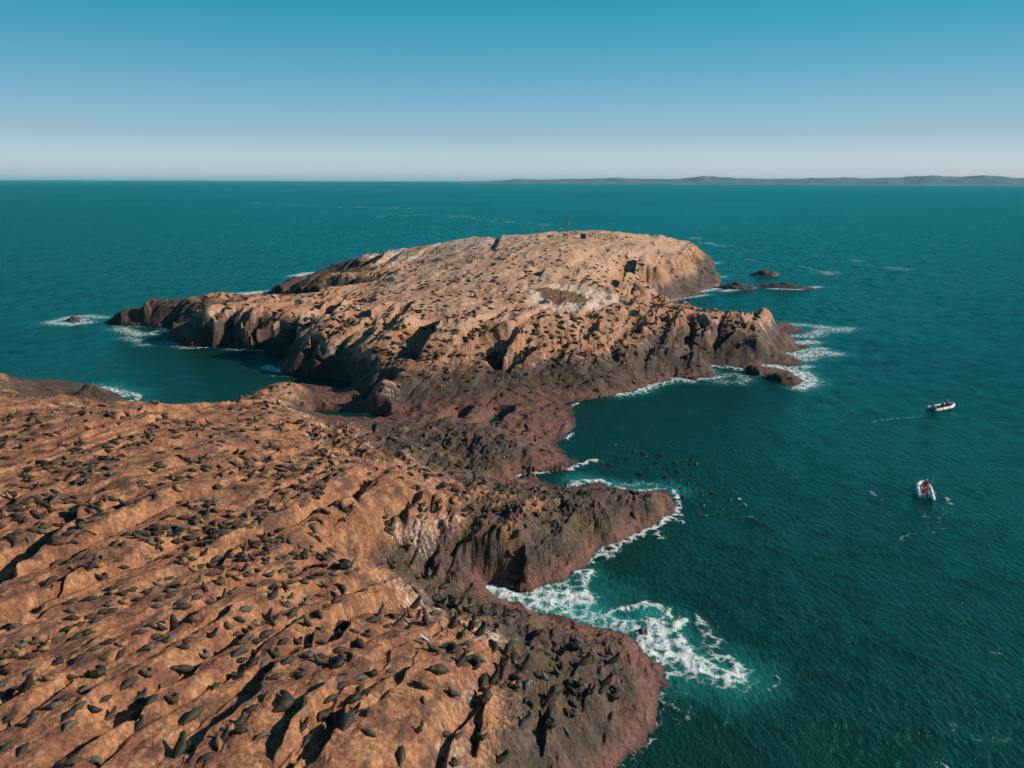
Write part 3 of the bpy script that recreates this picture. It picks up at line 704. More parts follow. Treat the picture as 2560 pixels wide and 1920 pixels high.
m, t, p = new_mat('sea')
fa = N(t, 'ShaderNodeAttribute', attribute_name='foam'); aa = N(t, 'ShaderNodeAttribute', attribute_name='aerated')
tc = N(t, 'ShaderNodeTexCoord')
mp = N(t, 'ShaderNodeMapping'); mp.inputs['Rotation'].default_value = (0, 0, -R(32)); mp.inputs['Scale'].default_value = (1.0, 0.45, 1)
t.links.new(tc.outputs['Object'], mp.inputs['Vector'])
def noise(tree, vec, scale, detail, rough=0.55, dist=0.0):
    n_ = N(tree, 'ShaderNodeTexNoise'); n_.inputs['Scale'].default_value = scale; n_.inputs['Detail'].default_value = detail
    n_.inputs['Roughness'].default_value = rough; n_.inputs['Distortion'].default_value = dist
    tree.links.new(vec, n_.inputs['Vector']); return n_
def math_(tree, op, a, b=None, c=None, clamp=False):
    n_ = N(tree, 'ShaderNodeMath', operation=op); n_.use_clamp = clamp
    for i, v in enumerate((a, b, c)):
        if v is None: continue
        if isinstance(v, (int, float)): n_.inputs[i].default_value = v
        else: tree.links.new(v, n_.inputs[i])
    return n_.outputs[0]
w1 = noise(t, mp.outputs[0], 0.42, 4, 0.6, 0.3)
w2 = noise(t, mp.outputs[0], 1.9, 5, 0.65, 0.3)
bb1 = N(t, 'ShaderNodeBump'); bb1.inputs['Strength'].default_value = 0.9; bb1.inputs['Distance'].default_value = 0.38
t.links.new(w2.outputs[0], bb1.inputs['Height'])
gm = N(t, 'ShaderNodeNewGeometry')
posd = N(t, 'ShaderNodeVectorMath', operation='SUBTRACT'); posd.inputs[1].default_value = (0.5, 0.5, 0.5)
wadd = N(t, 'ShaderNodeMix', data_type='RGBA'); wadd.inputs[0].default_value = 0.38
t.links.new(w1.outputs['Color'], wadd.inputs[6]); t.links.new(w2.outputs['Color'], wadd.inputs[7])
t.links.new(wadd.outputs[2], posd.inputs[0])
flat = N(t, 'ShaderNodeVectorMath', operation='MULTIPLY')
t.links.new(posd.outputs[0], flat.inputs[0])
fs = N(t, 'ShaderNodeAttribute', attribute_name='chop')
cs = N(t, 'ShaderNodeCombineXYZ'); t.links.new(fs.outputs['Fac'], cs.inputs[0]); t.links.new(fs.outputs['Fac'], cs.inputs[1]); cs.inputs[2].default_value = 0
t.links.new(cs.outputs[0], flat.inputs[1])
nadd = N(t, 'ShaderNodeVectorMath', operation='ADD'); t.links.new(bb1.outputs[0], nadd.inputs[0]); t.links.new(flat.outputs[0], nadd.inputs[1])
nnor = N(t, 'ShaderNodeVectorMath', operation='NORMALIZE'); t.links.new(nadd.outputs[0], nnor.inputs[0])
WNOR = nnor.outputs[0]
# foam lace
wpn = noise(t, tc.outputs['Object'], 0.7, 3)
wv1 = N(t, 'ShaderNodeMix', data_type='RGBA'); wv1.blend_type = 'ADD'; wv1.inputs[0].default_value = 1.0
t.links.new(tc.outputs['Object'], wv1.inputs[6]); t.links.new(wpn.outputs['Color'], wv1.inputs[7])
def vor(scale):
    v_ = N(t, 'ShaderNodeTexVoronoi', feature='DISTANCE_TO_EDGE'); v_.inputs['Scale'].default_value = scale
    t.links.new(wv1.outputs[2], v_.inputs['Vector']); return v_.outputs['Distance']
la = math_(t, 'SUBTRACT', 1.0, math_(t, 'MULTIPLY', vor(0.75), 2.4), clamp=True)
lb = math_(t, 'SUBTRACT', 1.0, math_(t, 'MULTIPLY', vor(2.3), 2.6), clamp=True)
nf = noise(t, tc.outputs['Object'], 1.6, 6, 0.65)
lace = math_(t, 'ADD', math_(t, 'ADD', math_(t, 'MULTIPLY', la, 0.46), math_(t, 'MULTIPLY', lb, 0.24)), math_(t, 'MULTIPLY', nf.outputs[0], 0.52))
th_ = math_(t, 'SUBTRACT', 1.11, math_(t, 'MULTIPLY', fa.outputs['Fac'], 0.62))
ff = math_(t, 'DIVIDE', math_(t, 'SUBTRACT', lace, th_), 0.30, clamp=True)
# sparse whitecap flecks all over
fl = noise(t, mp.outputs[0], 0.9, 8, 0.72)
ff2 = math_(t, 'DIVIDE', math_(t, 'SUBTRACT', fl.outputs[0], 0.715), 0.05, clamp=True)
ffm = math_(t, 'MAXIMUM', ff, math_(t, 'MULTIPLY', ff2, 0.6))
t.links.new(math_(t, 'SUBTRACT', 0.9, math_(t, 'MULTIPLY', ffm, 0.65)), bb1.inputs['Strength'])
deep = N(t, 'ShaderNodeMix', data_type='RGBA')
deep.inputs[6].default_value = (0.007, 0.040, 0.030, 1); deep.inputs[7].default_value = (0.035, 0.40, 0.35, 1)
ac = math_(t, 'MULTIPLY', aa.outputs['Fac'], math_(t, 'ADD', 0.35, math_(t, 'MULTIPLY', nf.outputs[0], 0.9)), clamp=True)
t.links.new(ac, deep.inputs[0])
fm = N(t, 'ShaderNodeMix', data_type='RGBA'); fm.inputs[7].default_value = (0.78, 0.80, 0.78, 1)
t.links.new(ffm, fm.inputs[0]); t.links.new(deep.outputs[2], fm.inputs[6])
t.nodes.remove(p)
df = N(t, 'ShaderNodeBsdfDiffuse'); t.links.new(fm.outputs[2], df.inputs['Color']); t.links.new(bb1.outputs[0], df.inputs['Normal'])
gl = N(t, 'ShaderNodeBsdfGlossy'); gl.inputs['Color'].default_value = (0.07, 0.74, 0.71, 1); gl.inputs['Roughness'].default_value = 0.2
t.links.new(WNOR, gl.inputs['Normal'])
fr_n = N(t, 'ShaderNodeFresnel'); fr_n.inputs['IOR'].default_value = 1.33; t.links.new(WNOR, fr_n.inputs['Normal'])
fk = math_(t, 'MULTIPLY', math_(t, 'MULTIPLY', fr_n.outputs[0], 0.93), math_(t, 'SUBTRACT', 1.0, ffm), clamp=True)
ms = N(t, 'ShaderNodeMixShader'); t.links.new(fk, ms.inputs[0]); t.links.new(df.outputs[0], ms.inputs[1]); t.links.new(gl.outputs[0], ms.inputs[2])
t.links.new(ms.outputs[0], t.nodes['Material Output'].inputs['Surface'])
wme.materials.append(m)

# ------------------------------------------------------------------ helpers for things
def tag(o, label=None, cat=None, group=None, kind=None):
    if label: o['label'] = label
    if cat: o['category'] = cat
    if group: o['group'] = group
    if kind: o['kind'] = kind
    return o
def empty(name, loc, rz=0.0):
    o = bpy.data.objects.new(name, None); C.objects.link(o)
    o.location = loc; o.rotation_euler = (0, 0, rz); o.empty_display_size = 0.3
    return o
def link(name, me, parent=None, loc=(0, 0, 0)):
    o = bpy.data.objects.new(name, me); C.objects.link(o)
    o.location = loc
    if parent: o.parent = parent
    return o
def simple_mat(name, col, rough=0.6, var=0.25, scale=6.0, bump=0.0):
    m, t, p = new_mat(name)
    tc = N(t, 'ShaderNodeTexCoord')
    n_ = noise(t, tc.outputs['Object'], scale, 5)
    mr = N(t, 'ShaderNodeMapRange'); mr.inputs[1].default_value = 0.3; mr.inputs[2].default_value = 0.7; mr.inputs[3].default_value = 1 - var; mr.inputs[4].default_value = 1 + var
    t.links.new(n_.outputs[0], mr.inputs[0])
    rgb = N(t, 'ShaderNodeRGB'); rgb.outputs[0].default_value = (*col, 1)
    v_ = N(t, 'ShaderNodeVectorMath', operation='SCALE'); t.links.new(rgb.outputs[0], v_.inputs[0]); t.links.new(mr.outputs[0], v_.inputs['Scale'])
    t.links.new(v_.outputs[0], p.inputs['Base Color']); p.inputs['Roughness'].default_value = rough
    if bump:
        b_ = N(t, 'ShaderNodeBump'); b_.inputs['Strength'].default_value = 0.7; b_.inputs['Distance'].default_value = bump
        t.links.new(n_.outputs[0], b_.inputs['Height']); t.links.new(b_.outputs[0], p.inputs['Normal'])
    return m

class MB:
    """collects simple shapes into one mesh"""
    def __init__(self): self.v = []; self.f = []
    def add(self, v, f):
        o = len(self.v); self.v += [tuple(map(float, q)) for q in v]; self.f += [tuple(i + o for i in q) for q in f]; return self
    def loft(self, pts, radii, seg=10, flat=None, up=(0, 0, 1)):
        """tube along pts; radii: number or (sideways, upward)"""
        P = [np.array(q, float) for q in pts]; rings = []
        n = len(P)
        for i in range(n):
            tg = P[min(i + 1, n - 1)] - P[max(i - 1, 0)]; tg /= np.linalg.norm(tg) + 1e-9
            u = np.array(up, float)
            if abs(tg @ u) > 0.95: u = np.array((1.0, 0, 0)) if abs(tg[0]) < .9 else np.array((0, 1.0, 0))
            sd_ = np.cross(u, tg); sd_ /= np.linalg.norm(sd_); uu = np.cross(tg, sd_)
            r = radii[i]; ra, rb = (r, r) if np.isscalar(r) else r
            rings.append([P[i] + sd_ * ra * math.cos(a) + uu * rb * math.sin(a) for a in np.linspace(0, 2 * math.pi, seg, endpoint=False)])
        v = [q for r in rings for q in r]; f = []
        for i in range(n - 1):
            for j in range(seg):
                a, b = i * seg + j, i * seg + (j + 1) % seg
                f.append((a, b, b + seg, a + seg))
        v += [P[0], P[-1]]; c0, c1 = len(v) - 2, len(v) - 1
        for j in range(seg):
            f.append((c0, (j + 1) % seg, j)); f.append((c1, (n - 1) * seg + j, (n - 1) * seg + (j + 1) % seg))
        return self.add(v, f)
    def box(self, c, sz, bev=0.0):
        x, y, z = [q / 2 for q in sz]; cx, cy, cz = c
        b = min(bev, x * .9, y * .9)
        if b > 0:
            o = [(x - b, y), (x, y - b), (x, -y + b), (x - b, -y), (-x + b, -y), (-x, -y + b), (-x, y - b), (-x + b, y)][::-1]
        else:
            o = [(x, y), (-x, y), (-x, -y), (x, -y)]
        k = len(o)
        v = [(cx + a, cy + d, cz - z) for a, d in o] + [(cx + a, cy + d, cz + z) for a, d in o]
        f = [tuple(range(k))[::-1], tuple(range(k, 2 * k))] + [(i, (i + 1) % k, k + (i + 1) % k, k + i) for i in range(k)]
        return self.add(v, f)
    def mesh(self, name, mat=None, smooth=True):
        me = bpy.data.meshes.new(name); me.from_pydata(self.v, [], self.f); me.update()
        if smooth: me.polygons.foreach_set('use_smooth', np.ones(len(me.polygons), bool))
        if mat: me.materials.append(mat)
        return me
    def remesh(self, name, mat, voxel, smooth_iter=3):
        me = self.mesh('tmp'); o = bpy.data.objects.new('tmp', me); C.objects.link(o)
        r = o.modifiers.new('r', 'REMESH'); r.mode = 'VOXEL'; r.voxel_size = voxel
        sm = o.modifiers.new('s', 'SMOOTH'); sm.iterations = smooth_iter; sm.factor = 0.5
        dg = bpy.context.evaluated_depsgraph_get()
        out = bpy.data.meshes.new_from_object(o.evaluated_get(dg)); out.name = name
        bpy.data.objects.remove(o); bpy.data.meshes.remove(me)
        out.polygons.foreach_set('use_smooth', np.ones(len(out.polygons), bool))
        out.materials.clear()
        if mat: out.materials.append(mat)
        return out

def hit(u, v, t0=25.0, t1=480.0, n=520):
    """first point of the island under each pixel"""
    d = ray(u, v); d = d / np.linalg.norm(d, axis=1)[:, None]
    ts = np.geomspace(t0, t1, n)
    P = d[:, None, :] * ts[None, :, None] + np.array([0, 0, CAM_H])
    g = sample(HG, P[..., 0].ravel(), P[..., 1].ravel()).reshape(P.shape[:2])
    below = P[..., 2] < g
    k = below.argmax(1); ok = below.any(1) & (k > 0)
    lo = ts[np.maximum(k - 2, 0)]; hi = ts[np.minimum(k + 2, n - 1)]
    for _ in range(18):
        mid = (lo + hi) / 2
        q = d * mid[:, None] + np.array([0, 0, CAM_H])
        b = q[:, 2] < terrain(q[:, 0].copy(), q[:, 1].copy())
        hi = np.where(b, mid, hi); lo = np.where(b, lo, mid)
    q = d * hi[:, None] + np.array([0, 0, CAM_H])
    q[:, 2] = terrain(q[:, 0].copy(), q[:, 1].copy())
    return q, ok
def normals(q, e=0.45):
    x, y = q[:, 0], q[:, 1]
    gx_ = (terrain(x + e, y.copy()) - terrain(x - e, y.copy())) / (2 * e); gy_ = (terrain(x.copy(), y + e) - terrain(x.copy(), y - e)) / (2 * e)
    n_ = np.stack([-gx_, -gy_, np.ones(len(x))], 1)
    return n_ / np.linalg.norm(n_, axis=1)[:, None]

# ------------------------------------------------------------------ fur seals
def seal_shape(pose, seg=10):
    b = MB()
    def body(sp):
        k_ = [1.35] + [1.12] * (len(sp) - 5) + [1.22, 1.28, 1.35, 1.5]
        b.loft([q[:3] for q in sp], [(q[3] * g, q[3] * g * .94) for q, g in zip(sp, k_)], seg)
    def flip(p0, p1, w, th=0.022):
        p0, p1 = np.array(p0), np.array(p1); p1 = p0 * .22 + p1 * .78; pts = [p0, p0 * .65 + p1 * .35, p0 * .3 + p1 * .7, p1]
        b.loft(pts, [(w * .8, th * 1.6), (w, th), (w * .75, th * .8), (w * .25, th * .5)], max(6, seg - 4))
    if pose == 'stretched':
        body([(-.74,0,.06,.05),(-.58,0,.10,.10),(-.34,0,.15,.17),(-.05,.01,.18,.215),(.2,.01,.18,.205),(.4,0,.17,.15),(.53,-.01,.18,.115),(.64,-.01,.18,.105),(.74,-.01,.15,.065),(.80,-.01,.14,.035)])
        flip((.22,.15,.10),(-.02,.42,.03),.075); flip((.22,-.15,.10),(-.06,-.40,.03),.075)
        flip((-.68,.03,.06),(-.98,.11,.04),.06); flip((-.68,-.03,.06),(-.97,-.12,.04),.06)
    elif pose == 'bent':
        body([(-.66,.26,.06,.05),(-.54,.15,.10,.10),(-.34,.05,.15,.17),(-.06,0,.18,.22),(.2,.03,.18,.205),(.38,.10,.17,.15),(.49,.18,.18,.115),(.57,.25,.17,.10),(.63,.33,.14,.06),(.66,.38,.13,.033)])
        flip((.2,.17,.10),(-.02,.42,.03),.075); flip((.2,-.15,.10),(-.02,-.38,.03),.075)
        flip((-.62,.23,.06),(-.80,.46,.04),.06); flip((-.64,.25,.06),(-.92,.36,.04),.06)
    elif pose == 'curled':
        body([(-.30,.44,.06,.05),(-.42,.33,.10,.10),(-.44,.12,.15,.165),(-.30,-.08,.18,.215),(-.05,-.16,.19,.22),(.18,-.10,.18,.17),(.31,.03,.19,.125),(.35,.16,.18,.105),(.34,.26,.14,.065),(.33,.32,.13,.035)])
        flip((.05,-.26,.10),(-.12,-.50,.03),.075); flip((.08,-.02,.10),(-.05,.22,.03),.07)
        flip((-.32,.40,.06),(-.14,.60,.04),.06); flip((-.32,.42,.06),(-.28,.70,.04),.06)
    elif pose == 'raised':
        body([(-.70,0,.06,.05),(-.55,0,.10,.10),(-.34,0,.16,.17),(-.08,0,.24,.215),(.12,0,.36,.20),(.25,0,.52,.155),(.32,0,.67,.115),(.38,0,.77,.10),(.48,0,.80,.06),(.54,0,.81,.033)])
        flip((.12,.13,.30),(.24,.34,.02),.08,.03); flip((.12,-.13,.30),(.24,-.34,.02),.08,.03)
        flip((-.62,.03,.06),(-.84,.22,.04),.07); flip((-.62,-.03,.06),(-.84,-.22,.04),.07)
    elif pose == 'upright':
        body([(-.52,.04,.06,.05),(-.42,.02,.11,.11),(-.26,0,.19,.18),(-.06,0,.32,.215),(.07,0,.50,.185),(.12,0,.68,.14),(.12,0,.82,.11),(.13,0,.93,.10),(.19,0,1.02,.06),(.23,0,1.07,.033)])
        flip((.06,.13,.38),(.22,.34,.02),.08,.03); flip((.06,-.13,.38),(.22,-.34,.02),.08,.03)
        flip((-.46,.03,.06),(-.70,.20,.04),.07); flip((-.46,-.03,.06),(-.70,-.20,.04),.07)
    elif pose == 'rolled':
        body([(-.70,-.06,.06,.05),(-.56,-.02,.11,.10),(-.34,.02,.16,.17),(-.05,.03,.20,.215),(.2,0,.20,.20),(.38,-.06,.18,.15),(.50,-.12,.17,.115),(.60,-.18,.16,.10),(.69,-.22,.13,.06),(.74,-.25,.12,.033)])
        flip((.16,.06,.30),(.02,.16,.62),.075,.03); flip((.2,-.14,.10),(.0,-.42,.03),.075)
        flip((-.66,-.05,.06),(-.92,.06,.10),.06); flip((-.66,-.07,.06),(-.95,-.10,.04),.06)
    return b
POSES = ['stretched', 'bent', 'curled', 'raised', 'upright', 'rolled']
PLEN = {'stretched': 1.65, 'bent': 1.5, 'curled': 1.0, 'raised': 1.3, 'upright': .95, 'rolled': 1.6}
def fur(name, c, c2):
    m, t, p = new_mat(name)
    tc = N(t, 'ShaderNodeTexCoord')
    n_ = noise(t, tc.outputs['Object'], 3.0, 5, 0.6)
    oi = N(t, 'ShaderNodeObjectInfo')
    k = math_(t, 'ADD', math_(t, 'MULTIPLY', n_.outputs[0], 0.9), math_(t, 'MULTIPLY', oi.outputs['Random'], 0.5))
    mx = N(t, 'ShaderNodeMix', data_type='RGBA'); mx.inputs[6].default_value = (*c, 1); mx.inputs[7].default_value = (*c2, 1)
    mp_ = N(t, 'ShaderNodeMapRange'); mp_.inputs[1].default_value = 0.3; mp_.inputs[2].default_value = 1.15
    t.links.new(k, mp_.inputs[0]); t.links.new(mp_.outputs[0], mx.inputs[0]); t.links.new(mx.outputs[2], p.inputs['Base Color'])
    p.inputs['Roughness'].default_value = 0.6; p.inputs['Specular IOR Level'].default_value = 0.22
    nb = noise(t, tc.outputs['Object'], 28, 3); b_ = N(t, 'ShaderNodeBump'); b_.inputs['Strength'].default_value = 0.4; b_.inputs['Distance'].default_value = 0.02
    t.links.new(nb.outputs[0], b_.inputs['Height']); t.links.new(b_.outputs[0], p.inputs['Normal'])
    return m
FUR = {'d': fur('dark_fur', (0.021, 0.017, 0.013), (0.050, 0.040, 0.029)), 'o': fur('olive_fur', (0.040, 0.033, 0.021), (0.078, 0.063, 0.039)),
       'b': fur('brown_fur', (0.050, 0.033, 0.020), (0.105, 0.064, 0.034)), 't': fur('tan_fur', (0.20, 0.105, 0.040), (0.36, 0.20, 0.085)),
       'g': fur('grey_fur', (0.060, 0.055, 0.046), (0.135, 0.12, 0.10))}
COLNAME = {'d': 'dark', 'o': 'olive', 'b': 'brown', 't': 'tan', 'g': 'grey'}
POSETXT = {'stretched': 'stretched out', 'bent': 'lying bent', 'curled': 'curled up', 'raised': 'head raised', 'upright': 'sitting upright', 'rolled': 'on its side'}
SEALMESH = {}
for po in POSES:
    base_me = seal_shape(po, 14).remesh('seal_' + po, None, 0.030)
    for k, mt in FUR.items():
        me = base_me.copy(); me.name = 'seal_' + po; me.materials.append(mt); SEALMESH[po, k] = me
print("seal shapes", time.time() - T0)

TR = {  # per crop: origin, scale; x y angle length pose colour   (s stretched, b bent, c curled, r raised, u upright, x rolled)
 'A': (0, 1600, .19286, """285 60 40 110 c g;250 85 20 100 s d;630 65 80 110 u t;605 30 30 60 s d;520 125 60 110 c d;578 112 30 60 c t;180 140 -10 180 s t;60 190 40 120 c b;250 175 30 80 c t;185 208 15 90 s d;370 230 10 240 s d;40 310 10 100 s t;60 425 -20 190 s d;370 430 30 250 s o;770 290 35 230 b d;1040 235 35 190 s d;1240 115 15 190 s g;1590 50 30 80 c t;1560 185 50 230 s d;1340 230 20 240 b b;1270 430 40 220 c d;905 490 0 230 s b;620 530 -15 230 b t;370 650 20 310 r d;130 670 35 220 s d;15 590 30 90 s o;1080 650 60 130 c g;830 770 25 190 s d;690 870 15 190 b g;1020 870 35 130 s o;900 970 40 200 s d;1200 910 -25 230 b d;1660 570 35 330 s o;1920 425 30 130 c g;1360 765 30 180 s d;1820 760 45 230 r g;1980 830 40 240 s d;1430 1010 20 220 r b;1800 980 20 210 c b;1810 1130 -30 200 r d;120 1020 35 260 s d;410 1070 55 190 r d;890 1120 40 280 x g;110 1390 30 300 s o;300 1430 50 270 s d;1230 1565 165 260 b g;940 1590 15 140 s b;1940 105 10 150 s g;1410 40 20 160 s d"""),
 'B': (380, 1600, .19286, """400 385 178 450 s d;150 640 190 220 r g;280 760 30 140 c b;40 770 30 160 s o;550 480 15 120 s o;465 510 20 60 s d;820 605 45 90 x d;530 990 38 420 s o;370 1460 60 280 r d;480 1390 110 150 s d;680 180 60 120 c g;415 90 40 110 c d;200 25 70 100 r g;1130 50 10 200 b o;1120 170 30 290 x o;1330 190 100 160 b d;1150 270 15 170 s d;1310 320 40 230 s d;1440 320 35 230 s g;1590 160 30 140 c o;1150 470 50 150 r d;1030 465 20 60 c d;1600 490 15 300 s b;1490 740 50 240 x b;1300 900 30 180 s d;1730 850 60 400 b d;1140 1080 50 190 r g;1000 1150 30 80 c t;1130 1190 0 180 s d;940 1290 60 230 r d;860 1350 100 130 s t;720 1530 25 330 s d;1420 1250 25 200 x g;1950 1150 50 200 r d;1980 1310 65 230 s d;1930 450 60 150 c d;1900 130 10 130 s b;1760 280 25 260 s o;2030 200 30 130 c g;1350 20 10 120 s d;1700 20 30 110 s d"""),
 'C': (760, 1600, .19286, """230 30 160 150 b d;710 80 140 190 x d;450 140 15 260 s o;490 220 150 140 x b;610 210 140 150 b d;200 225 0 170 s d;190 320 110 220 r o;420 310 130 170 c d;60 120 20 170 s o;480 600 25 300 s d;730 500 10 230 x g;890 440 25 150 c d;1130 400 20 130 s g;740 640 60 150 s b;340 780 30 270 s o;680 770 40 200 b d;670 930 60 180 r b;220 1020 160 240 c d;300 930 30 180 s d;570 1080 60 420 s d;830 940 70 130 s d;1510 600 165 320 x d;1540 790 110 160 x g;1910 710 110 200 r d;1740 400 178 350 s b;1660 130 130 210 r d;1890 120 160 230 c d;1490 1190 80 130 u d;1250 1510 85 320 s o;1990 1260 35 190 s o;1820 1220 0 110 s d;1930 1600 40 140 c d;830 1210 160 110 s d;2030 310 80 250 r d"""),
 'D': (1140, 1600, .19286, """140 50 10 110 s o;150 125 40 110 c g;200 290 150 240 c d;300 250 155 260 s g;500 90 110 200 b d;690 110 60 220 s d;750 240 70 170 s d;630 320 35 200 r b;900 350 80 200 r d;800 460 50 130 c b;910 580 70 220 x g;1040 450 150 140 s o;1130 490 100 100 u g;490 540 60 290 r d;370 730 90 250 c d;340 540 75 250 s d;610 610 60 90 r b;740 570 30 80 s t;800 580 60 60 c g;920 810 150 180 c d;1270 90 90 160 c b;1160 170 160 190 s d;1370 160 10 80 c g;1320 230 120 110 s d;1540 80 60 150 c d;1300 420 120 170 r g;1370 330 100 110 s d;1670 300 10 230 r b;1650 200 40 90 c g;1720 180 160 140 s d;1880 190 165 130 s d;1990 170 110 130 u g;2050 280 60 180 r d;1960 560 20 210 r d;2040 690 90 200 c d;1600 590 30 140 c d;1500 650 140 190 s d;1280 650 25 240 s d;1220 780 70 250 r d;1130 800 40 130 s d;1690 720 70 150 u d;1750 690 70 70 u d;1870 690 80 80 u d;1520 830 140 120 s d;1430 940 120 150 s d;1510 950 60 110 c d;1230 950 80 160 s d;1240 1100 90 150 c d;1120 1060 70 140 s d;880 1110 60 220 r g;290 1080 150 130 c g;350 1260 10 120 c d;60 1240 35 220 x o;1420 1180 130 130 s g;580 1560 30 220 r d"""),
 'E': (0, 1380, .14467, """980 200 30 280 s o;1220 170 30 240 s o;1600 270 60 260 u d;1720 220 30 110 c t;1420 270 0 220 s d;1310 330 10 240 s o;2040 140 15 230 s o;2130 260 0 190 s d;1770 440 20 200 c d;880 520 30 290 s d;1050 500 15 230 s d;140 520 40 180 s o;1900 650 10 220 s d;1970 690 20 80 c t;1660 760 10 110 s t;2130 720 20 130 c d;1230 870 20 220 s d;1900 890 40 150 c g;1230 1030 -30 150 c g;820 890 10 120 s g;1240 1150 0 250 s d;1560 1130 20 220 s o;1660 1200 35 200 s o;1790 1040 20 110 s d;1930 1030 20 160 s d;1370 1270 25 270 s d;1160 1340 15 280 s d;1240 1370 35 160 s t;1510 1390 30 160 c d;1630 1340 20 80 c t;960 1530 25 240 s o;1330 1480 25 200 s o;590 1540 60 150 c o;380 1590 40 100 c g;260 1290 15 190 s g;720 1030 40 130 c d;1920 1530 40 210 s d;2160 850 30 110 c t;1540 820 5 180 s d"""),
 'F': (300, 1380, .14467, """20 130 0 130 s d;100 250 10 260 s d;530 190 15 230 s o;510 80 20 120 s t;680 100 40 100 c b;850 80 10 240 s d;1120 60 15 140 s d;1230 115 -10 180 s o;1030 170 30 120 c d;1150 200 20 170 b o;1450 40 20 200 r d;1660 120 25 230 s o;1800 110 30 80 c b;1590 220 15 160 c o;1780 280 10 280 s d;1380 250 20 100 s d;1270 290 30 90 c t;1550 400 10 190 x o;1780 390 60 90 r t;1870 420 -15 140 s o;1720 510 40 180 c b;1350 520 40 200 r b;1460 650 130 150 r d;1190 545 35 130 s g;1080 545 40 110 c t;670 540 30 80 c t;850 460 20 180 s d;840 680 0 220 b g;600 640 30 120 s g;210 660 15 210 s d;450 700 10 300 s o;300 830 10 260 s b;95 845 30 90 c t;700 820 20 280 b b;840 770 10 90 s d;920 610 -10 200 s d;1070 860 20 170 s g;1310 790 25 230 x o;1540 860 5 240 s b;1820 770 30 150 r o;1930 710 30 130 c b;640 940 5 160 s g;1090 955 5 380 s o;2130 1010 25 190 s g;2050 1170 -20 230 s d;1240 1190 -15 150 s b;1880 1290 -25 190 c g;700 1330 150 210 r d;470 1355 170 170 c d;950 1340 140 170 r d;1600 1450 70 260 r d;2030 1430 170 250 b o;600 1470 15 160 s o;880 1500 45 220 x g;1100 1600 40 130 c d;1180 1530 20 100 s b;2070 1590 10 260 s o;340 1430 10 90 s d;50 1580 20 90 c t;2100 60 30 160 c d;2060 140 0 260 s d;1930 70 40 100 c g;2050 440 20 150 c t;2150 310 20 80 r d;2020 280 30 100 c b"""),
 'G': (600, 1380, .14467, """60 150 -5 170 s d;200 120 160 150 r d;400 45 10 300 s d;460 120 20 150 c d;420 190 5 180 s o;640 110 5 140 s o;740 80 10 200 s d;900 25 5 180 s d;1090 80 30 180 c d;1000 110 15 200 s d;870 200 5 220 s o;1440 75 20 180 c d;1340 90 160 110 s d;1560 45 150 120 s g;870 280 -5 180 s o;1150 280 20 110 c d;1280 250 10 120 s d;1440 240 -5 200 s d;1400 285 0 190 s o;1640 240 40 140 c d;1790 240 60 200 c d;1950 220 60 120 r g;1870 350 15 180 s o;2010 300 15 120 s o;70 305 60 80 r d;290 320 -15 180 s o;190 350 20 70 c t;80 400 0 160 s d;510 395 15 240 b o;730 330 30 170 x g;880 415 170 200 b o;1350 395 5 290 x o;1600 385 -10 200 s g;1220 455 175 190 s d;1080 520 170 260 s d;870 535 10 130 s d;570 615 30 210 b d;780 610 135 230 s b;200 580 -8 210 s o;570 780 55 240 r d;880 770 40 180 b o;730 820 60 110 c t;800 920 30 170 c g;1190 810 30 200 x g;1100 925 130 130 s b;1370 755 -5 190 s o;1450 590 100 170 r d;1760 640 130 280 b d;1630 740 140 180 s d;1630 880 60 150 r d;1480 945 20 130 s b;120 1000 20 230 s g;490 1110 50 240 r d;550 1250 100 170 r d;900 1080 45 310 s o;1120 1125 30 220 s g;1350 1090 130 220 x d;1150 1240 120 180 r d;850 1290 10 210 s o;270 1230 40 120 c t;150 1340 30 150 c b;420 1440 25 400 s d;440 1500 70 100 r t;320 1540 20 220 s b;760 1530 30 190 b o;1010 1520 20 100 c d;1420 1390 35 230 s b;1720 1270 15 420 s d;1960 1370 -15 200 s g;1430 1540 60 180 c d;1700 1480 40 180 r d"""),
 'H': (900, 1400, .14467, """580 80 20 170 c b;780 55 20 80 c d;810 220 10 140 s g;1200 280 80 150 u g;1110 310 110 130 r d;950 520 140 210 s d;870 590 35 130 s t;1470 465 10 190 s b;1290 670 20 220 b o;1140 730 10 130 s g;960 810 40 260 r d;1590 650 -10 240 b o;1390 690 30 90 c t;1480 740 70 110 r g;1650 740 60 150 c g;1780 750 50 130 r b;1890 690 120 120 c d;1370 800 165 270 s d;1870 870 10 150 c d;1290 930 25 220 x g;1720 930 130 210 r d;2150 970 150 180 r d;1130 1080 100 240 u d;1620 1160 60 230 u d;1930 1170 70 170 u d;2140 1110 130 180 s d;220 1060 10 360 s d;370 960 80 150 u g;560 980 160 200 b d;470 1150 20 180 s d;620 1130 60 140 r d;730 1040 60 170 r o;840 980 100 170 u b;840 1180 80 190 r d;140 1280 60 160 c b;1770 1280 80 160 s d;2080 1290 40 330 r d"""),
}
PL = {'s': 'stretched', 'b': 'bent', 'c': 'curled', 'r': 'raised', 'u': 'upright', 'x': 'rolled'}
ent = []
for key, (ox, oy, sc_, txt) in TR.items():
    for ln in txt.split(';'):
        a = ln.split()
        u_, v_ = ox + float(a[0]) * sc_, oy + float(a[1]) * sc_
        L_ = float(a[3]) * sc_
        if any(math.hypot(u_ - e[0], v_ - e[1]) < 9 for e in ent):
            continue
        ent.append((u_, v_, float(a[2]), L_, PL[a[4]], a[5]))
ent.sort(key=lambda e: -e[3])
E = np.array([(e[0], e[1], e[2], e[3]) for e in ent])
Q, ok = hit(E[:, 0], E[:, 1] + 2)
NRM = normals(Q)
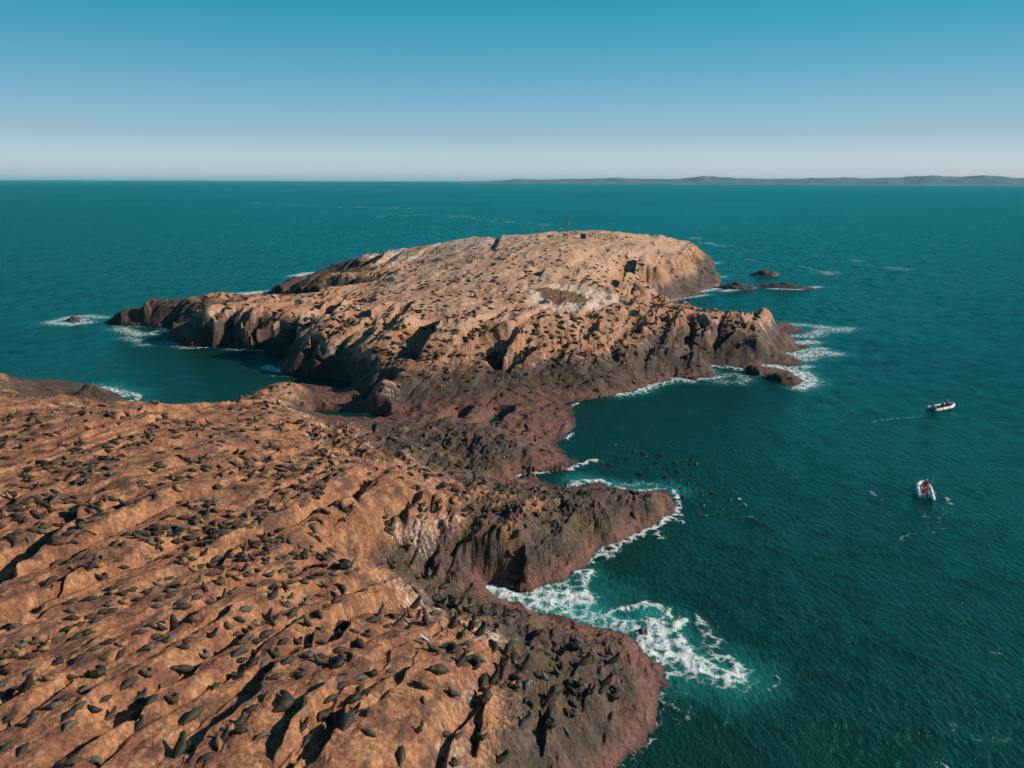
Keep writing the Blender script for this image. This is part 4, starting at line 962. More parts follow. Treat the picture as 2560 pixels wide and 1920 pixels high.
def plane_pt(u, v, P0, n_):
    d = ray(u, v); o = np.array([0, 0, CAM_H])
    t = ((P0 - o) * n_).sum(-1) / (d * n_).sum(-1)
    return o + d * t[..., None]
for i, e in enumerate(ent):
    if e[4] in ('raised', 'upright'):
        E[i, 2] = (25 if math.cos(R(e[2])) > -0.05 else 155) + 18 * math.sin(i * 2.4)
an = np.radians(E[:, 2])
k_ = 6.0
view = Q - np.array([0, 0, CAM_H]); view /= np.linalg.norm(view, axis=1)[:, None]
# seals lie on the rock, tilted with it but never edge-on
nsoft = NRM * 0.75 + np.array([0, 0, 0.25]); nsoft /= np.linalg.norm(nsoft, axis=1)[:, None]
A0 = plane_pt(E[:, 0], E[:, 1], Q, nsoft); A1 = plane_pt(E[:, 0] + k_ * np.cos(an), E[:, 1] - k_ * np.sin(an), Q, nsoft)
HD = A1 - A0
wl = np.linalg.norm(HD, axis=1) / k_
HD /= np.linalg.norm(HD, axis=1)[:, None]
def orient(P0, n_, hd, s_):
    z_ = Vector(n_).normalized(); x_ = Vector(hd); x_ = (x_ - z_ * x_.dot(z_)).normalized(); y_ = z_.cross(x_)
    m_ = Matrix(((x_.x * s_, y_.x * s_, z_.x * s_, P0[0]), (x_.y * s_, y_.y * s_, z_.y * s_, P0[1]), (x_.z * s_, y_.z * s_, z_.z * s_, P0[2]), (0, 0, 0, 1)))
    return m_
def where(u, v, z):
    if u > 1120 and v > 1560: return 'the dark near headland'
    if v > 1750 and u < 420: return 'the bottom left slabs'
    if v > 1720: return 'the bottom slabs'
    if u < 300: return 'the left edge slabs'
    if v > 1600: return 'the middle tan slabs'
    if u > 1000 and v < 1530: return 'the low surf rocks'
    if u > 900: return 'the crowded ridge'
    return 'the crowded tan slope'
GROUP = 'fur seals hauled out on the rocks'
rest = []
names_seen = set()
n_ind = 0
for i, e in enumerate(ent):
    if not ok[i] or Q[i, 2] < 0.2: continue
    po, ck = e[4], e[5]
    size = float(np.clip(e[3] * (wl[i] if po in ('stretched', 'bent', 'rolled') else 0.5 * (wl[i] + np.linalg.norm(Q[i] - np.array([0, 0, CAM_H])) / F)), 0.75, 2.3))
    s_ = float(np.clip(0.84 * size / PLEN[po], 0.58, 1.0 if po in ('raised', 'upright') else 1.35))
    mw = orient(Q[i] + nsoft[i] * 0.01, nsoft[i] if po not in ('upright', 'raised') else nsoft[i] * 0.4 + np.array([0, 0, 0.6]), HD[i], s_)
    fat = 0.95 + 0.4 * abs(math.sin(i * 12.9898))
    mw = mw @ Matrix.Diagonal((1.0, fat, 0.5 + 0.5 * fat, 1.0))
    if n_ind < 262:
        o = link('fur_seal', SEALMESH[po, ck]); o.matrix_world = mw
        sz = 'big ' if s_ > 1.2 else ('small ' if s_ < 0.75 else '')
        lab = f"{sz}{COLNAME[ck]} seal {POSETXT[po]} on {where(e[0], e[1], Q[i, 2])}, {e[0] / 25.6:.0f}% across, {e[1] / 19.2:.0f}% down"
        if lab in names_seen:
            lab = lab.replace(f"{e[0] / 25.6:.0f}% across, {e[1] / 19.2:.0f}% down", f"{e[0] / 25.6:.1f}% across, {e[1] / 19.2:.1f}% down")
        names_seen.add(lab)
        tag(o, lab, 'seal', GROUP); n_ind += 1
    else:
        rest.append((mw, po, ck, 1))

# the thousand smaller ones farther off: one mass
rq = np.random.RandomState(21)
NU = 12000
uu = rq.uniform(0, 2060, NU); vv = np.where(rq.rand(NU) < 0.62, rq.uniform(580, 960, NU), rq.uniform(940, 1395, NU))
Q2, ok2 = hit(uu, vv)
N2 = normals(Q2, 0.6)
dn = fbm(Q2[:, 0] / 9, Q2[:, 1] / 9, 3, 130); dfar = np.hypot(Q2[:, 0], Q2[:, 1])
tanm = sstep(3.0, 6.0, Q2[:, 2])
dens = (0.10 + 0.34 * tanm) * np.clip(0.85 + 1.7 * dn, 0.08, 2.0) * sstep(0.62, 0.8, N2[:, 2])
dens *= np.where(vv > 960, 1.25, 1.0) * np.where(vv < 640, .55, 1.0)
dens = np.where((uu > 1130) & (uu < 1460) & (vv > 1000) & (vv < 1170), 0.20, dens)
dens = np.where((uu < 310) & (vv < 1010), 0.03, dens)
dens = np.where((uu > 1050) & (vv > 1290), 0.02, dens)
cd = poly_sdf(Q2[:, :2], RING)
keep2 = ok2 & (Q2[:, 2] > 0.5) & (rq.rand(NU) < dens) & (cd < 0)
taken = Q[:, :2]
for i in np.nonzero(keep2)[0]:
    if np.min(np.hypot(taken[:, 0] - Q2[i, 0], taken[:, 1] - Q2[i, 1])) < 0.9: continue
    a = rq.uniform(0, 2 * math.pi)
    if rq.rand() < 0.65: a = rq.normal(0.35, 0.6) + (math.pi if rq.rand() < .4 else 0)
    po = POSES[rq.choice(6, p=[.40, .20, .18, .11, .05, .06])]; ck = 'dobtg'[rq.choice(5, p=[.50, .21, .16, .07, .06])]
    n_ = N2[i] * 0.7 + np.array([0, 0, 0.3])
    fat = rq.uniform(0.9, 1.35)
    rest.append((orient(Q2[i] - n_ * 0.02, n_, (math.cos(a), math.sin(a), 0), rq.uniform(0.55, 0.92) * (1.35 if vv[i] < 900 else 1.0)) @ Matrix.Diagonal((1.0, fat, 1.0, 1.0)), po, ck, 1 if vv[i] > 1020 else 0))
low = {}
for po in POSES:
    me = seal_shape(po, 14).remesh('low', None, 0.06, 2)
    low[po, 1] = me
    mb = seal_shape(po, 7); low[po, 0] = mb.mesh('low0')
def arrays(me):
    v = np.empty(len(me.vertices) * 3); me.vertices.foreach_get('co', v)
    lv = np.empty(len(me.loops), np.int32); me.loops.foreach_get('vertex_index', lv)
    lt = np.empty(len(me.polygons), np.int32); me.polygons.foreach_get('loop_total', lt)
    return v.reshape(-1, 3), lv, lt
LA = {k: arrays(me) for k, me in low.items()}
AV, AL, AT, AM = [], [], [], []
off = 0
for mw, po, ck, lod in rest:
    v, lv, lt = LA[po, lod]
    m_ = np.array(mw)
    AV.append(v @ m_[:3, :3].T + m_[:3, 3]); AL.append(lv + off); AT.append(lt); AM.append(np.full(len(lt), 'dobtg'.index(ck), np.int32)); off += len(v)
def joined(name, AV, AL, AT, AM, mats):
    me = bpy.data.meshes.new(name)
    V = np.concatenate(AV); L = np.concatenate(AL).astype(np.int32); T = np.concatenate(AT).astype(np.int32)
    me.vertices.add(len(V)); me.vertices.foreach_set('co', V.astype(np.float32).ravel())
    me.loops.add(len(L)); me.loops.foreach_set('vertex_index', L)
    me.polygons.add(len(T)); st = np.concatenate([[0], np.cumsum(T)[:-1]]).astype(np.int32)
    me.polygons.foreach_set('loop_start', st); me.polygons.foreach_set('loop_total', T)
    me.polygons.foreach_set('material_index', np.concatenate(AM)); me.update()
    me.polygons.foreach_set('use_smooth', np.ones(len(T), bool))
    for q in mats: me.materials.append(q)
    return me
colony = link('seal_colony', joined('seal_colony', AV, AL, AT, AM, [FUR[k] for k in 'dobtg']))
tag(colony, 'hundreds of small dark seals scattered over the farther rocks and island', 'seals', kind='stuff')
for me in low.values(): bpy.data.meshes.remove(me)
print("seals", n_ind, len(rest), time.time() - T0)

# ------------------------------------------------------------------ swimming seals
SW = [(165,280,20),(200,415,160),(375,350,10),(470,378,0),(500,412,30),(680,362,40),(650,395,170),(545,540,90),(850,580,170),(940,570,20),(1020,445,80),(1065,490,70),(880,675,10),(970,725,100),
      (1130,832,60),(1240,820,0),(920,860,130),(1112,948,0),(1350,995,80),(1110,1038,10),(1440,890,70),(330,700,15),(1322,1056,0),(860,930,20),(100,500,0),(740,560,20),(300,440,160),(430,605,0),(780,700,40),(1000,625,10),(620,480,170),(1180,900,30),(1270,962,90),(700,645,0),(900,765,15),(1050,765,60),(830,480,150)]
for j, (cx_, cy_, a_) in enumerate(SW):
    u_, v_ = 1500 + cx_ * .226, 1050 + cy_ * .226
    q = at(u_, v_, 0.0); po = ['stretched', 'raised', 'bent', 'rolled'][j % 4]
    q1 = at(u_ + 5 * math.cos(R(a_)), v_ - 5 * math.sin(R(a_)), 0.0); hd = q1 - q
    o = link('swimming_seal', SEALMESH[po, 'd'])
    o.matrix_world = orient((q[0], q[1], -0.09 if po != 'raised' else -0.26), (0, 0, 1), (hd[0], hd[1], 0), 0.8)
    what = {'stretched': 'back above', 'bent': 'bent back above', 'raised': 'head above', 'rolled': 'flipper above'}[po]
    tag(o, f"dark seal swimming with {what} the water, {u_ / 25.6:.1f}% across, {v_ / 19.2:.1f}% down", 'seal', 'seals swimming off the headland')

# ------------------------------------------------------------------ rain puddles on the rock
m, t, p = new_mat('puddle_water')
p.inputs['Base Color'].default_value = (0.035, 0.05, 0.05, 1); p.inputs['Roughness'].default_value = 0.12; p.inputs['Specular Tint'].default_value = (0.7, 0.8, 0.85, 1)
for cx_, cy_, cz_, ra_, rb_ in PUD:
    n_ = 28; aa_ = np.linspace(0, 2 * np.pi, n_, endpoint=False)
    b_ = MB(); b_.add([(1.3 * ra_ * math.cos(a), 1.3 * rb_ * math.sin(a), 0) for a in aa_], [tuple(range(n_))])
    o = link('puddle', b_.mesh('puddle', m, False), loc=(cx_, cy_, cz_ - 0.075)); tag(o, kind='structure')

# ------------------------------------------------------------------ bird colony on the saddle
bm_ = MB()
bm_.loft([(-.16,0,.05),(-.10,0,.12),(0,0,.26),(.03,0,.42),(.04,0,.56),(.05,0,.66),(.10,0,.72),(.20,0,.73)], [.03,.10,.15,.13,.075,.06,.06,.015], 8)
bm_.loft([(.03,.06,.02),(.0,.06,.12)], [.03,.02], 5); bm_.loft([(.03,-.06,.02),(.0,-.06,.12)], [.03,.02], 5)
m, t, p = new_mat('bird_plumage')
gn = N(t, 'ShaderNodeTexCoord'); sp_ = N(t, 'ShaderNodeSeparateXYZ'); t.links.new(gn.outputs['Object'], sp_.inputs[0])
mx = N(t, 'ShaderNodeMix', data_type='RGBA'); mx.inputs[6].default_value = (0.05, 0.030, 0.020, 1); mx.inputs[7].default_value = (0.58, 0.42, 0.28, 1)
st_ = math_(t, 'GREATER_THAN', sp_.outputs['X'], 0.075); t.links.new(st_, mx.inputs[0]); t.links.new(mx.outputs[2], p.inputs['Base Color']); p.inputs['Roughness'].default_value = 0.8
bird_me = bm_.mesh('seabird', m)
lo, hi_ = NEST.min(0), NEST.max(0); bp = []
for _ in range(6000):
    q = np.array([rq.uniform(lo[0], hi_[0]), rq.uniform(lo[1], hi_[1])])
    if poly_sdf(q[None], NEST)[0] < 0.3: continue
    if any((q[0] - w_2[0]) ** 2 + (q[1] - w_2[1]) ** 2 < 0.62 for w_2 in bp): continue
    bp.append(q)
    if len(bp) >= 240: break
bp = np.array(bp); bz = terrain(bp[:, 0].copy(), bp[:, 1].copy())
for q, z_ in zip(bp, bz):
    o = link('seabird', bird_me, loc=(q[0], q[1], z_ - 0.02)); o.rotation_euler = (0, 0, rq.uniform(-2.6, 0.6)); o.scale = (.9, .9, rq.uniform(.68, .85))
    tag(o, 'small dark seabird with pale front standing in the packed colony on the saddle', 'bird', 'seabirds packed in the breeding colony')
# one gull on the crowded ridge
g_, _ = hit(np.array([1060.0]), np.array([1606.0]))
gb = MB(); gb.loft([(-.32,0,.20),(-.2,0,.22),(0,0,.24),(.14,0,.28),(.2,0,.36),(.26,0,.38),(.34,0,.36)], [.02,.07,.10,.08,.055,.05,.012], 8)
gb.loft([(.0,.04,.0),(.0,.04,.2)], [.012,.012], 5); gb.loft([(.0,-.04,.0),(.0,-.04,.2)], [.012,.012], 5)
gr = link('gull', gb.mesh('gull', simple_mat('white_plumage', (0.78, 0.77, 0.74), .7, .08)), loc=tuple(g_[0])); gr.rotation_euler = (0, 0, 2.6); gr.scale = (1.3,) * 3
wg = MB(); wg.loft([(.05,.10,.28),(-.12,.11,.25),(-.40,.05,.21)], [(.02,.06),(.02,.06),(.01,.015)], 6); wg.loft([(.05,-.10,.28),(-.12,-.11,.25),(-.40,-.05,.21)], [(.02,.06),(.02,.06),(.01,.015)], 6)
link('wing', wg.mesh('wing', simple_mat('grey_wing', (0.09, 0.09, 0.095), .7, .1)), gr)
tag(gr, 'white gull with dark wings standing among seals near the surf', 'gull')

# ------------------------------------------------------------------ rocks standing in the sea
m_rock = simple_mat('sea_rock', (0.085, 0.055, 0.045), 0.75, 0.45, 0.8, 0.3)
def sea_rock(u0, u1, v, hgt, dep, label, seed, parts=1):
    P = at(np.array([u0, u1, (u0 + u1) / 2]), np.array([v, v, v]))
    c = P[2]; rx = np.linalg.norm(P[1] - P[0]) / 2
    c = c + c / np.linalg.norm(c) * dep * 0.8
    nr_, na = 26, 72
    rr_ = np.linspace(0, 1.25, nr_); aa_ = np.linspace(0, 2 * np.pi, na, endpoint=False)
    RRR, AAA = np.meshgrid(rr_, aa_, indexing='ij')
    x = RRR * np.cos(AAA) * rx; y = RRR * np.sin(AAA) * dep
    n1_ = fbm((x / rx * 1.4 + seed).ravel(), (y / dep * 1.4).ravel(), 4, seed).reshape(x.shape); n2_ = fbm((x / 1.3 + seed).ravel(), (y / 1.3).ravel(), 4, seed + 3, ridged=True).reshape(x.shape)
    edge_ = RRR * (1 + 0.45 * n1_)
    z = hgt * np.clip(1 - edge_ ** 2.2, -1, 1) * (0.85 + 1.1 * n1_) + min(0.9, hgt * .45) * (n2_ - 0.2) * sstep(1.15, 0.7, edge_)
    z = np.where(RRR > 1.18, -1.0, z)
    b = MB(); v_ = np.stack([x, y, z], -1).reshape(-1, 3)
    f = [(i * na + j, i * na + (j + 1) % na, (i + 1) * na + (j + 1) % na, (i + 1) * na + j)[::-1] for i in range(1, nr_ - 1) for j in range(na)]
    f += [(0, na + j, na + (j + 1) % na) for j in range(na)]
    b.add(v_, f)
    o = link('sea_rock', b.mesh('sea_rock', m_rock), loc=(c[0], c[1], 0)); o.rotation_euler = (0, 0, -math.atan2(c[0], c[1]))
    return tag(o, label, 'rock', 'rocks standing in the sea')
sea_rock(1880, 1950, 690, 1.7, 5, 'small dark peaked rock out in the blue water beyond the right hand islets', 3)
sea_rock(1786, 1890, 724, 1.6, 5, 'low brown rock just off the right end of the island', 5)
sea_rock(1878, 2030, 722, 1.3, 4, 'long low dark rock ringed with foam beside the low brown one', 8)
sea_rock(168, 206, 803, 1.0, 2.2, 'little dark rock awash in a foam ring left of the spit', 11)
sea_rock(1590, 1622, 1592, 0.42, 0.8, 'small brown rock in the white surf at the near headland', 13)
sea_rock(596, 612, 1004, 0.9, 1.0, 'small black rock at the edge of the left cove', 17)

# ------------------------------------------------------------------ hut and mast on the summit
def top_at(u, v):
    q, o_ = hit(np.array([float(u)]), np.array([float(v)])); return q[0]
hq = top_at(1458, 597)
conc = simple_mat('pale_concrete', (0.55, 0.50, 0.43), .85, .15, 2.0); grn = simple_mat('dark_green', (0.10, 0.12, 0.10), .7, .2, 2.0); drk = simple_mat('dark_opening', (0.02, 0.022, 0.02), .8, .1)
hut = empty('hut', (hq[0], hq[1] + 0.8, hq[2] - 0.35), 0.0)
link('wall', MB().box((0, 0, 1.1), (2.0, 2.2, 2.5), .06).mesh('wall', grn, False), hut)  # the front's shade is put into the dark wall colour
link('roof', MB().box((0, 0, 2.46), (2.5, 2.7, 0.22), .08).mesh('roof', conc, False), hut)
link('sunlit_edge', MB().box((1.06, -1.0, 1.05), (0.22, 0.4, 2.4)).mesh('sunlit_edge', conc, False), hut)  # added pale strip standing in for the hut's sunlit right side
dr = link('door', MB().box((-.25, -1.115, 0.95), (0.8, 0.05, 1.8)).mesh('door', drk, False), hut)
link('handle', MB().box((0.02, -1.16, 0.95), (0.05, 0.06, 0.14)).mesh('handle', conc, False), dr)
tag(hut, 'small hut with shade-dark green front and pale flat roof on the island summit', 'hut')
bq = top_at(1413, 592)
box = empty('equipment_box', (bq[0], bq[1] + .4, bq[2] - 0.1), 0.35)
link('cabinet', MB().box((0, 0, 1.0), (1.4, 0.9, 1.2), .05).mesh('cabinet', grn, False), box)
link('lid', MB().box((0, 0, 1.66), (1.6, 1.1, 0.14), .05).mesh('lid', simple_mat('white_lid', (.75, .75, .72), .6, .06), False), box)
for sx_ in (-.55, .55):
    for sy_ in (-.32, .32): link('leg', MB().box((sx_, sy_, .2), (.12, .12, .5)).mesh('leg', conc, False), box)
tag(box, 'dark green equipment box with white lid at the foot of the mast', 'box')
mq = top_at(1419, 590)
steel = simple_mat('weathered_steel', (0.07, 0.075, 0.08), .5, .2)
mast = empty('mast', (mq[0], mq[1] + 1.0, mq[2] - 0.3))
link('pole', MB().loft([(0, 0, 0), (0, 0, 6.3)], [.09, .06], 10).mesh('pole', steel), mast)
link('pole', MB().loft([(-.55, 0, 0), (-.55, 0, 5.2)], [.06, .045], 10).mesh('pole', steel), mast)
bk = link('solar_panel', MB().loft([(0.12, 0, 6.2), (0.95, 0.05, 5.2)], [(.45, .03), (.45, .03)], 4, up=(0, 1, 0)).mesh('solar_panel', simple_mat('pale_panel', (.42, .46, .5), .3, .08), False), mast)
link('bracket', MB().loft([(0, 0, 5.6), (.5, 0, 5.72)], [.03, .03], 6).mesh('bracket', steel), mast)
link('stay', MB().loft([(-.55, 0, 4.6), (0, 0, 4.6)], [.035, .035], 6).mesh('stay', steel), mast)
tag(mast, 'thin double pole mast with tilted panel standing on the summit skyline', 'mast')

# ------------------------------------------------------------------ inflatable boats and their crews
pvc = simple_mat('white_rubber', (0.74, 0.71, 0.70), .45, .06, 3.0); band = simple_mat('dark_band', (0.03, 0.035, 0.035), .6, .1)
deckm = simple_mat('grey_deck', (0.22, 0.21, 0.19), .7, .2); cowlm = simple_mat('blue_grey_cowling', (0.16, 0.22, 0.25), .35, .1); legm = simple_mat('black_metal', (0.02, 0.022, 0.024), .4, .1)
redm = simple_mat('red_cloth', (0.62, 0.045, 0.03), .7, .15); darkcl = simple_mat('dark_cloth', (0.018, 0.020, 0.019), .85, .2); skinm = simple_mat('skin', (0.45, 0.26, 0.18), .6, .08)
yel = simple_mat('pale_yellow_cloth', (0.80, 0.62, 0.28), .75, .1); whitecl = simple_mat('white_cloth', (0.75, 0.72, 0.70), .8, .08); alum = simple_mat('aluminium', (0.5, 0.5, 0.5), .35, .05)
blackhair = simple_mat('dark_hair', (0.02, 0.016, 0.013), .7, .2)
def make_boat(px_stern, px_bow, label):
    a, b = at(*map(float, px_stern), 0.3), at(*map(float, px_bow), 0.3)
    rz = math.atan2(b[1] - a[1], b[0] - a[0]); L = np.linalg.norm(b - a); k = L / 4.9
    mid = (a + b) / 2
    o = empty('inflatable_boat', (mid[0], mid[1], -0.05), rz)
    o.scale = (k, k, k)
    o.rotation_euler = (0.03, -0.04, rz)
    tag(o, label, 'boat', 'white inflatable boats')
    half = [(-2.85, .80, .30, .06), (-2.7, .80, .30, .17), (-2.45, .80, .30, .25), (-1.2, .80, .30, .26), (0.4, .80, .31, .26), (1.0, .76, .34, .26), (1.5, .64, .40, .25), (1.95, .42, .47, .24), (2.2, .18, .51, .235), (2.26, 0, .52, .235)]
    pts = half + [(x, -y, z, r) for x, y, z, r in half[-2::-1]]
    tb = link('tube', MB().loft([q[:3] for q in pts], [q[3] for q in pts], 18).mesh('tube', pvc), o)
    for sgn in (1, -1):
        for x in (0.35, -1.1):
            link('strap', MB().loft([(x - .06, sgn * .80, .305), (x + .06, sgn * .80, .305)], [.272, .272], 18).mesh('strap', band), tb)
    link('floor', MB().box((-.35, 0, .13), (3.6, 1.25, .08), .2).add([(1.45, .6, .17), (1.45, -.6, .17), (2.1, 0, .3), (1.45, .6, .09), (1.45, -.6, .09), (2.1, 0, .2)], [(0, 2, 1), (3, 4, 5), (0, 3, 5, 2), (1, 2, 5, 4), (0, 1, 4, 3)]).mesh('floor', deckm, False), o)
    link('transom', MB().box((-2.02, 0, .34), (.07, 1.3, .56), .02).mesh('transom', pvc, False), o)
    link('keel', MB().loft([(-2.3, 0, .05), (0, 0, -.02), (1.6, 0, .12), (2.15, 0, .34)], [(.45, .14), (.5, .18), (.32, .16), (.06, .08)], 12).mesh('keel', pvc), o)
    link('bench', MB().box((-.25, 0, .42), (.34, 1.15, .06), .03).box((-.25, .3, .28), (.3, .08, .24)).box((-.25, -.3, .28), (.3, .08, .24)).mesh('bench', deckm, False), o)
    mo = link('outboard_motor', MB().loft([(-2.16, -.08, .75), (-2.24, -.08, .2), (-2.28, -.08, -.35)], [(.09, .11), (.07, .09), (.06, .10)], 10).box((-2.1, -.08, .5), (.14, .26, .22), .02).mesh('outboard_motor', legm), o)
    link('cowling', MB().loft([(-2.02, -.08, .88), (-2.08, -.08, .90), (-2.3, -.08, .92), (-2.52, -.08, .88), (-2.6, -.08, .85)], [(.10, .10), (.17, .17), (.20, .20), (.17, .16), (.08, .08)], 14).mesh('cowling', cowlm), mo)
    link('tiller', MB().loft([(-2.0, -.06, .86), (-1.62, .02, .92)], [.028, .024], 8).mesh('tiller', legm), mo)
    return o, k
def person(boat, loc, rz, jacket, hat, label, lean=0.12, face_drop=0.0):
    o = empty('person', (0, 0, 0))
    def W(p): return p
    b = MB(); l = lean
    b.loft([(0, 0, .0), (0.0, 0, .12), (l * .5, 0, .30), (l, 0, .44), (l * 1.15, 0, .52), (l * 1.3, 0, .58)], [(.16, .12), (.17, .125), (.165, .11), (.18, .10), (.12, .085), (.058, .058)], 14)
    hx = l * 1.45; 
    b.loft([(hx - .02, 0, .55), (hx, 0, .62), (hx + .02, 0, .68), (hx + .02, 0, .76), (hx + .01, 0, .82), (hx, 0, .845)], [(.052, .055), (.06, .075), (.072, .092), (.076, .098), (.06, .078), (.025, .03)], 14)
    b.loft([(hx + .105, 0, .74), (hx + .135, 0, .695), (hx + .10, 0, .685)], [.010, .018, .012], 6)          # nose
    b.loft([(hx + .095, -.02, .655), (hx + .095, .02, .655)], [.012, .012], 6)                               # mouth
    for sg in (1, -1):
        b.loft([(hx + .01, sg * .072, .735), (hx + .0, sg * .09, .70)], [.022, .018], 6)                      # ear
        b.loft([(0, sg * .09, .05), (.22, sg * .12, .06), (.44, sg * .13, .04), (.47, sg * .13, -.02), (.45, sg * .13, -.2), (.43, sg * .13, -.40)], [.095, .088, .068, .062, .06, .042], 12)
        b.loft([(.40, sg * .13, -.42), (.50, sg * .135, -.435), (.62, sg * .14, -.44)], [(.045, .045), (.05, .038), (.035, .022)], 10)
        b.loft([(l, sg * .17, .47), (l + .02, sg * .23, .38), (l + .07, sg * .25, .22), (.22, sg * .20, .155), (.33, sg * .15, .145)], [.068, .058, .048, .04, .030], 12)
        b.loft([(.33, sg * .15, .145), (.38, sg * .145, .14), (.42, sg * .14, .135)], [(.03, .02), (.042, .018), (.038, .014)], 10)
        for q, (dy, ln) in enumerate(((-.032, .060), (-.011, .074), (.010, .070), (.030, .052))):
            b.loft([(.41, sg * .14 + dy, .137), (.41 + ln * .6, sg * .14 + dy * 1.15, .132), (.41 + ln, sg * .14 + dy * 1.2, .112)], [.0095, .009, .007], 6)
        b.loft([(.36, sg * .15 - sg * .035, .14), (.39, sg * .15 - sg * .062, .138), (.42, sg * .15 - sg * .07, .128)], [.012, .011, .008], 6)
    me = b.remesh('body', None, .013, 2)
    me.materials.append(darkcl); me.materials.append(skinm)
    for p_ in me.polygons:
        c = p_.center
        if c.z > .56 or (c.x > .335 and c.z > .09 and abs(c.y) < .23 and c.z > .105 and c.x < .52): p_.material_index = 1
    link('body', me, o)
    jb = MB(); jb.loft([(0, 0, .06), (0, 0, .14), (l * .5, 0, .30), (l, 0, .43), (l * 1.12, 0, .50), (l * 1.25, 0, .545)], [(.185, .145), (.195, .15), (.19, .135), (.205, .125), (.15, .11), (.085, .085)], 14)
    for sg in (1, -1):
        jb.loft([(l, sg * .165, .465), (l + .02, sg * .235, .38), (l + .07, sg * .255, .225), (.21, sg * .205, .16)], [.085, .074, .064, .052], 12)
    link('jacket', jb.remesh('jacket', jacket, .02, 2), o)
    hb = MB().loft([(hx - .04, 0, .66), (hx - .03, 0, .72), (hx - .01, 0, .79), (hx, 0, .85), (hx, 0, .87)], [(.082, .075), (.092, .098), (.092, .115), (.06, .08), (.015, .02)], 14)
    link('hood' if hat is yel or hat is redm else 'hair', hb.mesh('headwear', hat), o)
    bl, k = boat
    mw = Matrix.LocRotScale(bl.location, bl.rotation_euler, bl.scale)
    p0 = mw @ Vector(loc)
    o.location = p0; o.rotation_euler = (0, 0, bl.rotation_euler.z + rz)
    return tag(o, label, 'person', 'people in the inflatable boats')
def flag(boat, x, y, lean):
    st = link('flag_staff', MB().loft([(x, y, .45), (x - .12, y + lean, 1.15)], [.018, .014], 6).mesh('flag_staff', alum), boat[0])
    g = MB(); n_ = 8; v = []
    for i in range(n_ + 1):
        for j in range(4):
            v.append((x - .10 - .05 * j / 3 * 0 - .36 * i / n_, y + lean + .05 * math.sin(i * 1.1), .78 + .36 * j / 3 - .10 * i / n_))
    f = [(i * 4 + j, (i + 1) * 4 + j, (i + 1) * 4 + j + 1, i * 4 + j + 1) for i in range(n_) for j in range(3)]
    me = g.add(v, f).mesh('flag', redm); me.materials.append(whitecl)
    for i, p_ in enumerate(me.polygons): p_.material_index = 1 if i % 3 == 0 else 0
    link('flag', me, st)
B1 = make_boat((2331, 1020.5), (2383, 1013.0), 'white inflatable boat heading right with two people, farther from the camera')
B2 = make_boat((2316, 1241.5), (2306.5, 1208.5), 'white inflatable boat seen from astern with three people, nearer the camera')
flag(B1, -2.15, .80, .06); flag(B2, -1.3, -.95, -.1)
person(B1, (.85, .10, .55), -.3, redm, yel, 'person in red jacket and pale hood sitting near the bow of the farther boat', .16)
person(B1, (-.28, -.12, .47), .2, darkcl, blackhair, 'person in black clothes sitting on the middle bench of the farther boat', .10)
person(B2, (1.35, -.30, .60), 2.9, redm, yel, 'person in red jacket and pale hood at the bow of the nearer boat', .08)
person(B2, (-.28, -.28, .47), .5, redm, redm, 'person with red hood sitting amidships in the nearer boat', .14)
person(B2, (-1.45, .12, .42), .0, redm, yel, 'person with pale yellow hood steering at the stern of the nearer boat', .12)
def in_boat(boat, loc):
    bl = boat[0]; return Matrix.LocRotScale(bl.location, bl.rotation_euler, bl.scale) @ Vector(loc)
cn = link('fuel_can', MB().box((0, 0, .15), (.34, .2, .26), .05).loft([(.0, 0, .27), (.05, 0, .34), (.14, 0, .34), (.17, 0, .27)], [.02, .02, .02, .02], 6).loft([(-.11, 0, .27), (-.11, 0, .33)], [.035, .03], 8).mesh('fuel_can', simple_mat('faded_red_plastic', (.5, .16, .14), .5, .1)), loc=in_boat(B1, (-1.1, -.35, .16)))
tag(cn, 'faded red fuel can standing in the stern of the farther boat', 'can')
bg_ = MB().loft([(-.4, 0, .14), (-.3, 0, .16), (0, 0, .19), (.3, 0, .16), (.42, 0, .13)], [(.06, .06), (.2, .14), (.24, .17), (.2, .14), (.06, .06)], 12)
bgo = link('bag', bg_.mesh('bag', darkcl), loc=in_boat(B1, (-1.2, .3, .17))); bgo.rotation_euler = (0, 0, .6)
link('strap', MB().loft([(-.2, 0, .31), (-.08, 0, .40), (.1, 0, .40), (.2, 0, .31)], [.018] * 4, 6).mesh('strap', band), bgo)
tag(bgo, 'black bag lying in the stern of the farther boat', 'bag')
pd = empty('paddle', in_boat(B2, (.1, -.62, .3)), 0); pd.rotation_euler = (.12, .10, B2[0].rotation_euler.z)
link('shaft', MB().loft([(0, 0, 0), (0, 0, 1.75)], [.02, .018], 8).mesh('shaft', alum), pd)
link('blade', MB().loft([(0, 0, 1.7), (0, 0, 1.8), (0, 0, 2.05), (0, 0, 2.25)], [(.03, .02), (.11, .018), (.12, .014), (.07, .012)], 10, up=(0, 1, 0)).mesh('blade', whitecl), pd)
tag(pd, 'pale paddle held upright at the right side of the nearer boat', 'paddle')

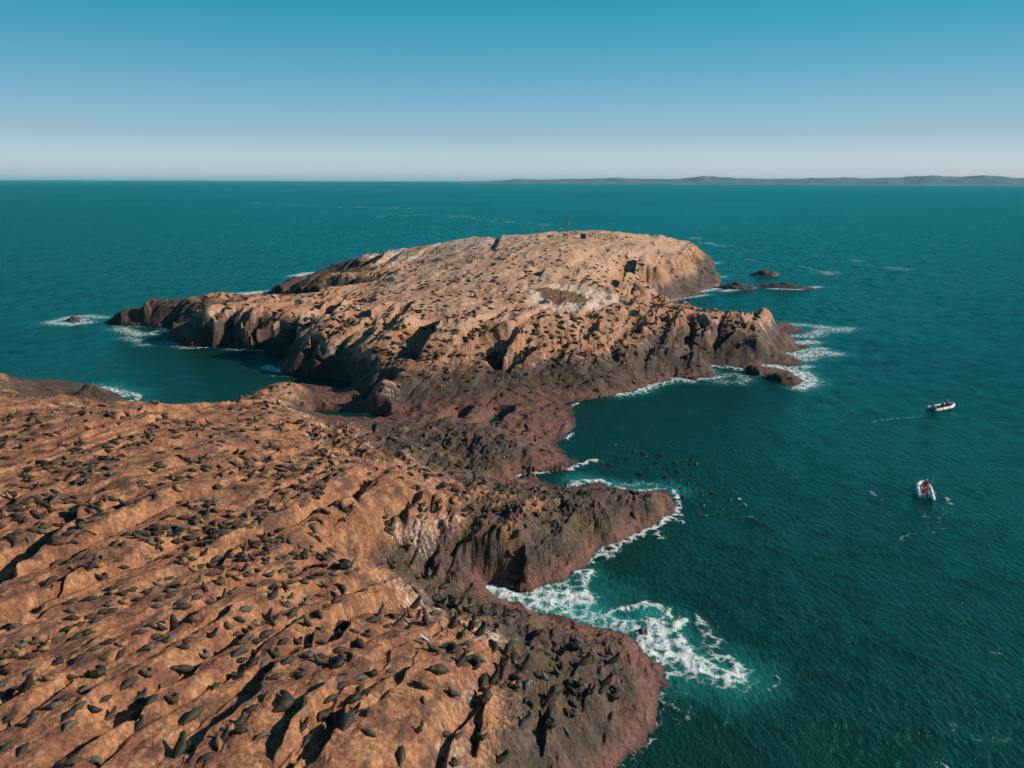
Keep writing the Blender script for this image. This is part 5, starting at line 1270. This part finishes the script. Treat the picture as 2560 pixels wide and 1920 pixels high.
# ------------------------------------------------------------------ far coast and the air
lx = np.array([1150,1230,1260,1290,1340,1400,1500,1530,1600,1700,1760,1800,1850,1920,2000,2080,2150,2250,2330,2400,2460,2560,2700,2900,3200])
lv_ = np.array([453.5,452.5,450.5,447.5,449.5,448,446,445,447.5,447,441,442.5,446,448,446.5,444.5,446,443.5,439.5,442,439.5,447,446,448,452])
DL = 12000.0
nx_, ny_ = 420, 26
us = np.linspace(1150, 3200, nx_)
dirs = ray(us, np.interp(us, lx, lv_)); dirs = dirs / np.hypot(dirs[:, 0], dirs[:, 1])[:, None]
hz = np.maximum(CAM_H + dirs[:, 2] * DL, 2)
fr_ = np.linspace(0, 1, ny_)
FX, FU = np.meshgrid(fr_, np.arange(nx_), indexing='ij')
prof_ = np.where(FX < .4, sstep(0, .4, FX), 1 - 0.6 * sstep(.4, 1, FX))
dist_ = DL - 1400 + 3500 * FX
LX = dirs[FU, 0] * dist_; LY = dirs[FU, 1] * dist_
rn = fbm((LX / 420).ravel(), (LY / 420).ravel(), 5, 140, ridged=True).reshape(LX.shape)
LZ = hz[FU] * prof_ * (1 + 0.35 * (rn - .25) * sstep(0, .3, FX) * (1 - sstep(.33, .40, FX) * .7)) - 3
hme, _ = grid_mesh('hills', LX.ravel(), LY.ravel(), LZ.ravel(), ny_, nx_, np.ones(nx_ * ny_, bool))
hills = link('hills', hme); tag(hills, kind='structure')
hme.materials.append(simple_mat('haze_tinted_hills', (0.08, 0.17, 0.215), .95, .4, 0.004))  # blue-teal distance haze is painted into the hills' own colour
hz_box = MB().box((0, 30000, 76), (150000, 62000, 156)).mesh('haze', None, False)
m = bpy.data.materials.new('haze_air'); m.use_nodes = True; t = m.node_tree
t.nodes.remove(t.nodes['Principled BSDF'])
pv = N(t, 'ShaderNodeVolumePrincipled'); pv.inputs['Color'].default_value = (0.35, 0.9, 0.97, 1); pv.inputs['Density'].default_value = 1.7e-5
t.links.new(pv.outputs[0], t.nodes['Material Output'].inputs['Volume'])
hz_box.materials.append(m)
haze = link('haze', hz_box); tag(haze, 'pale blue sea haze over the far water and coast', 'haze', kind='stuff')
print("done", time.time() - T0)
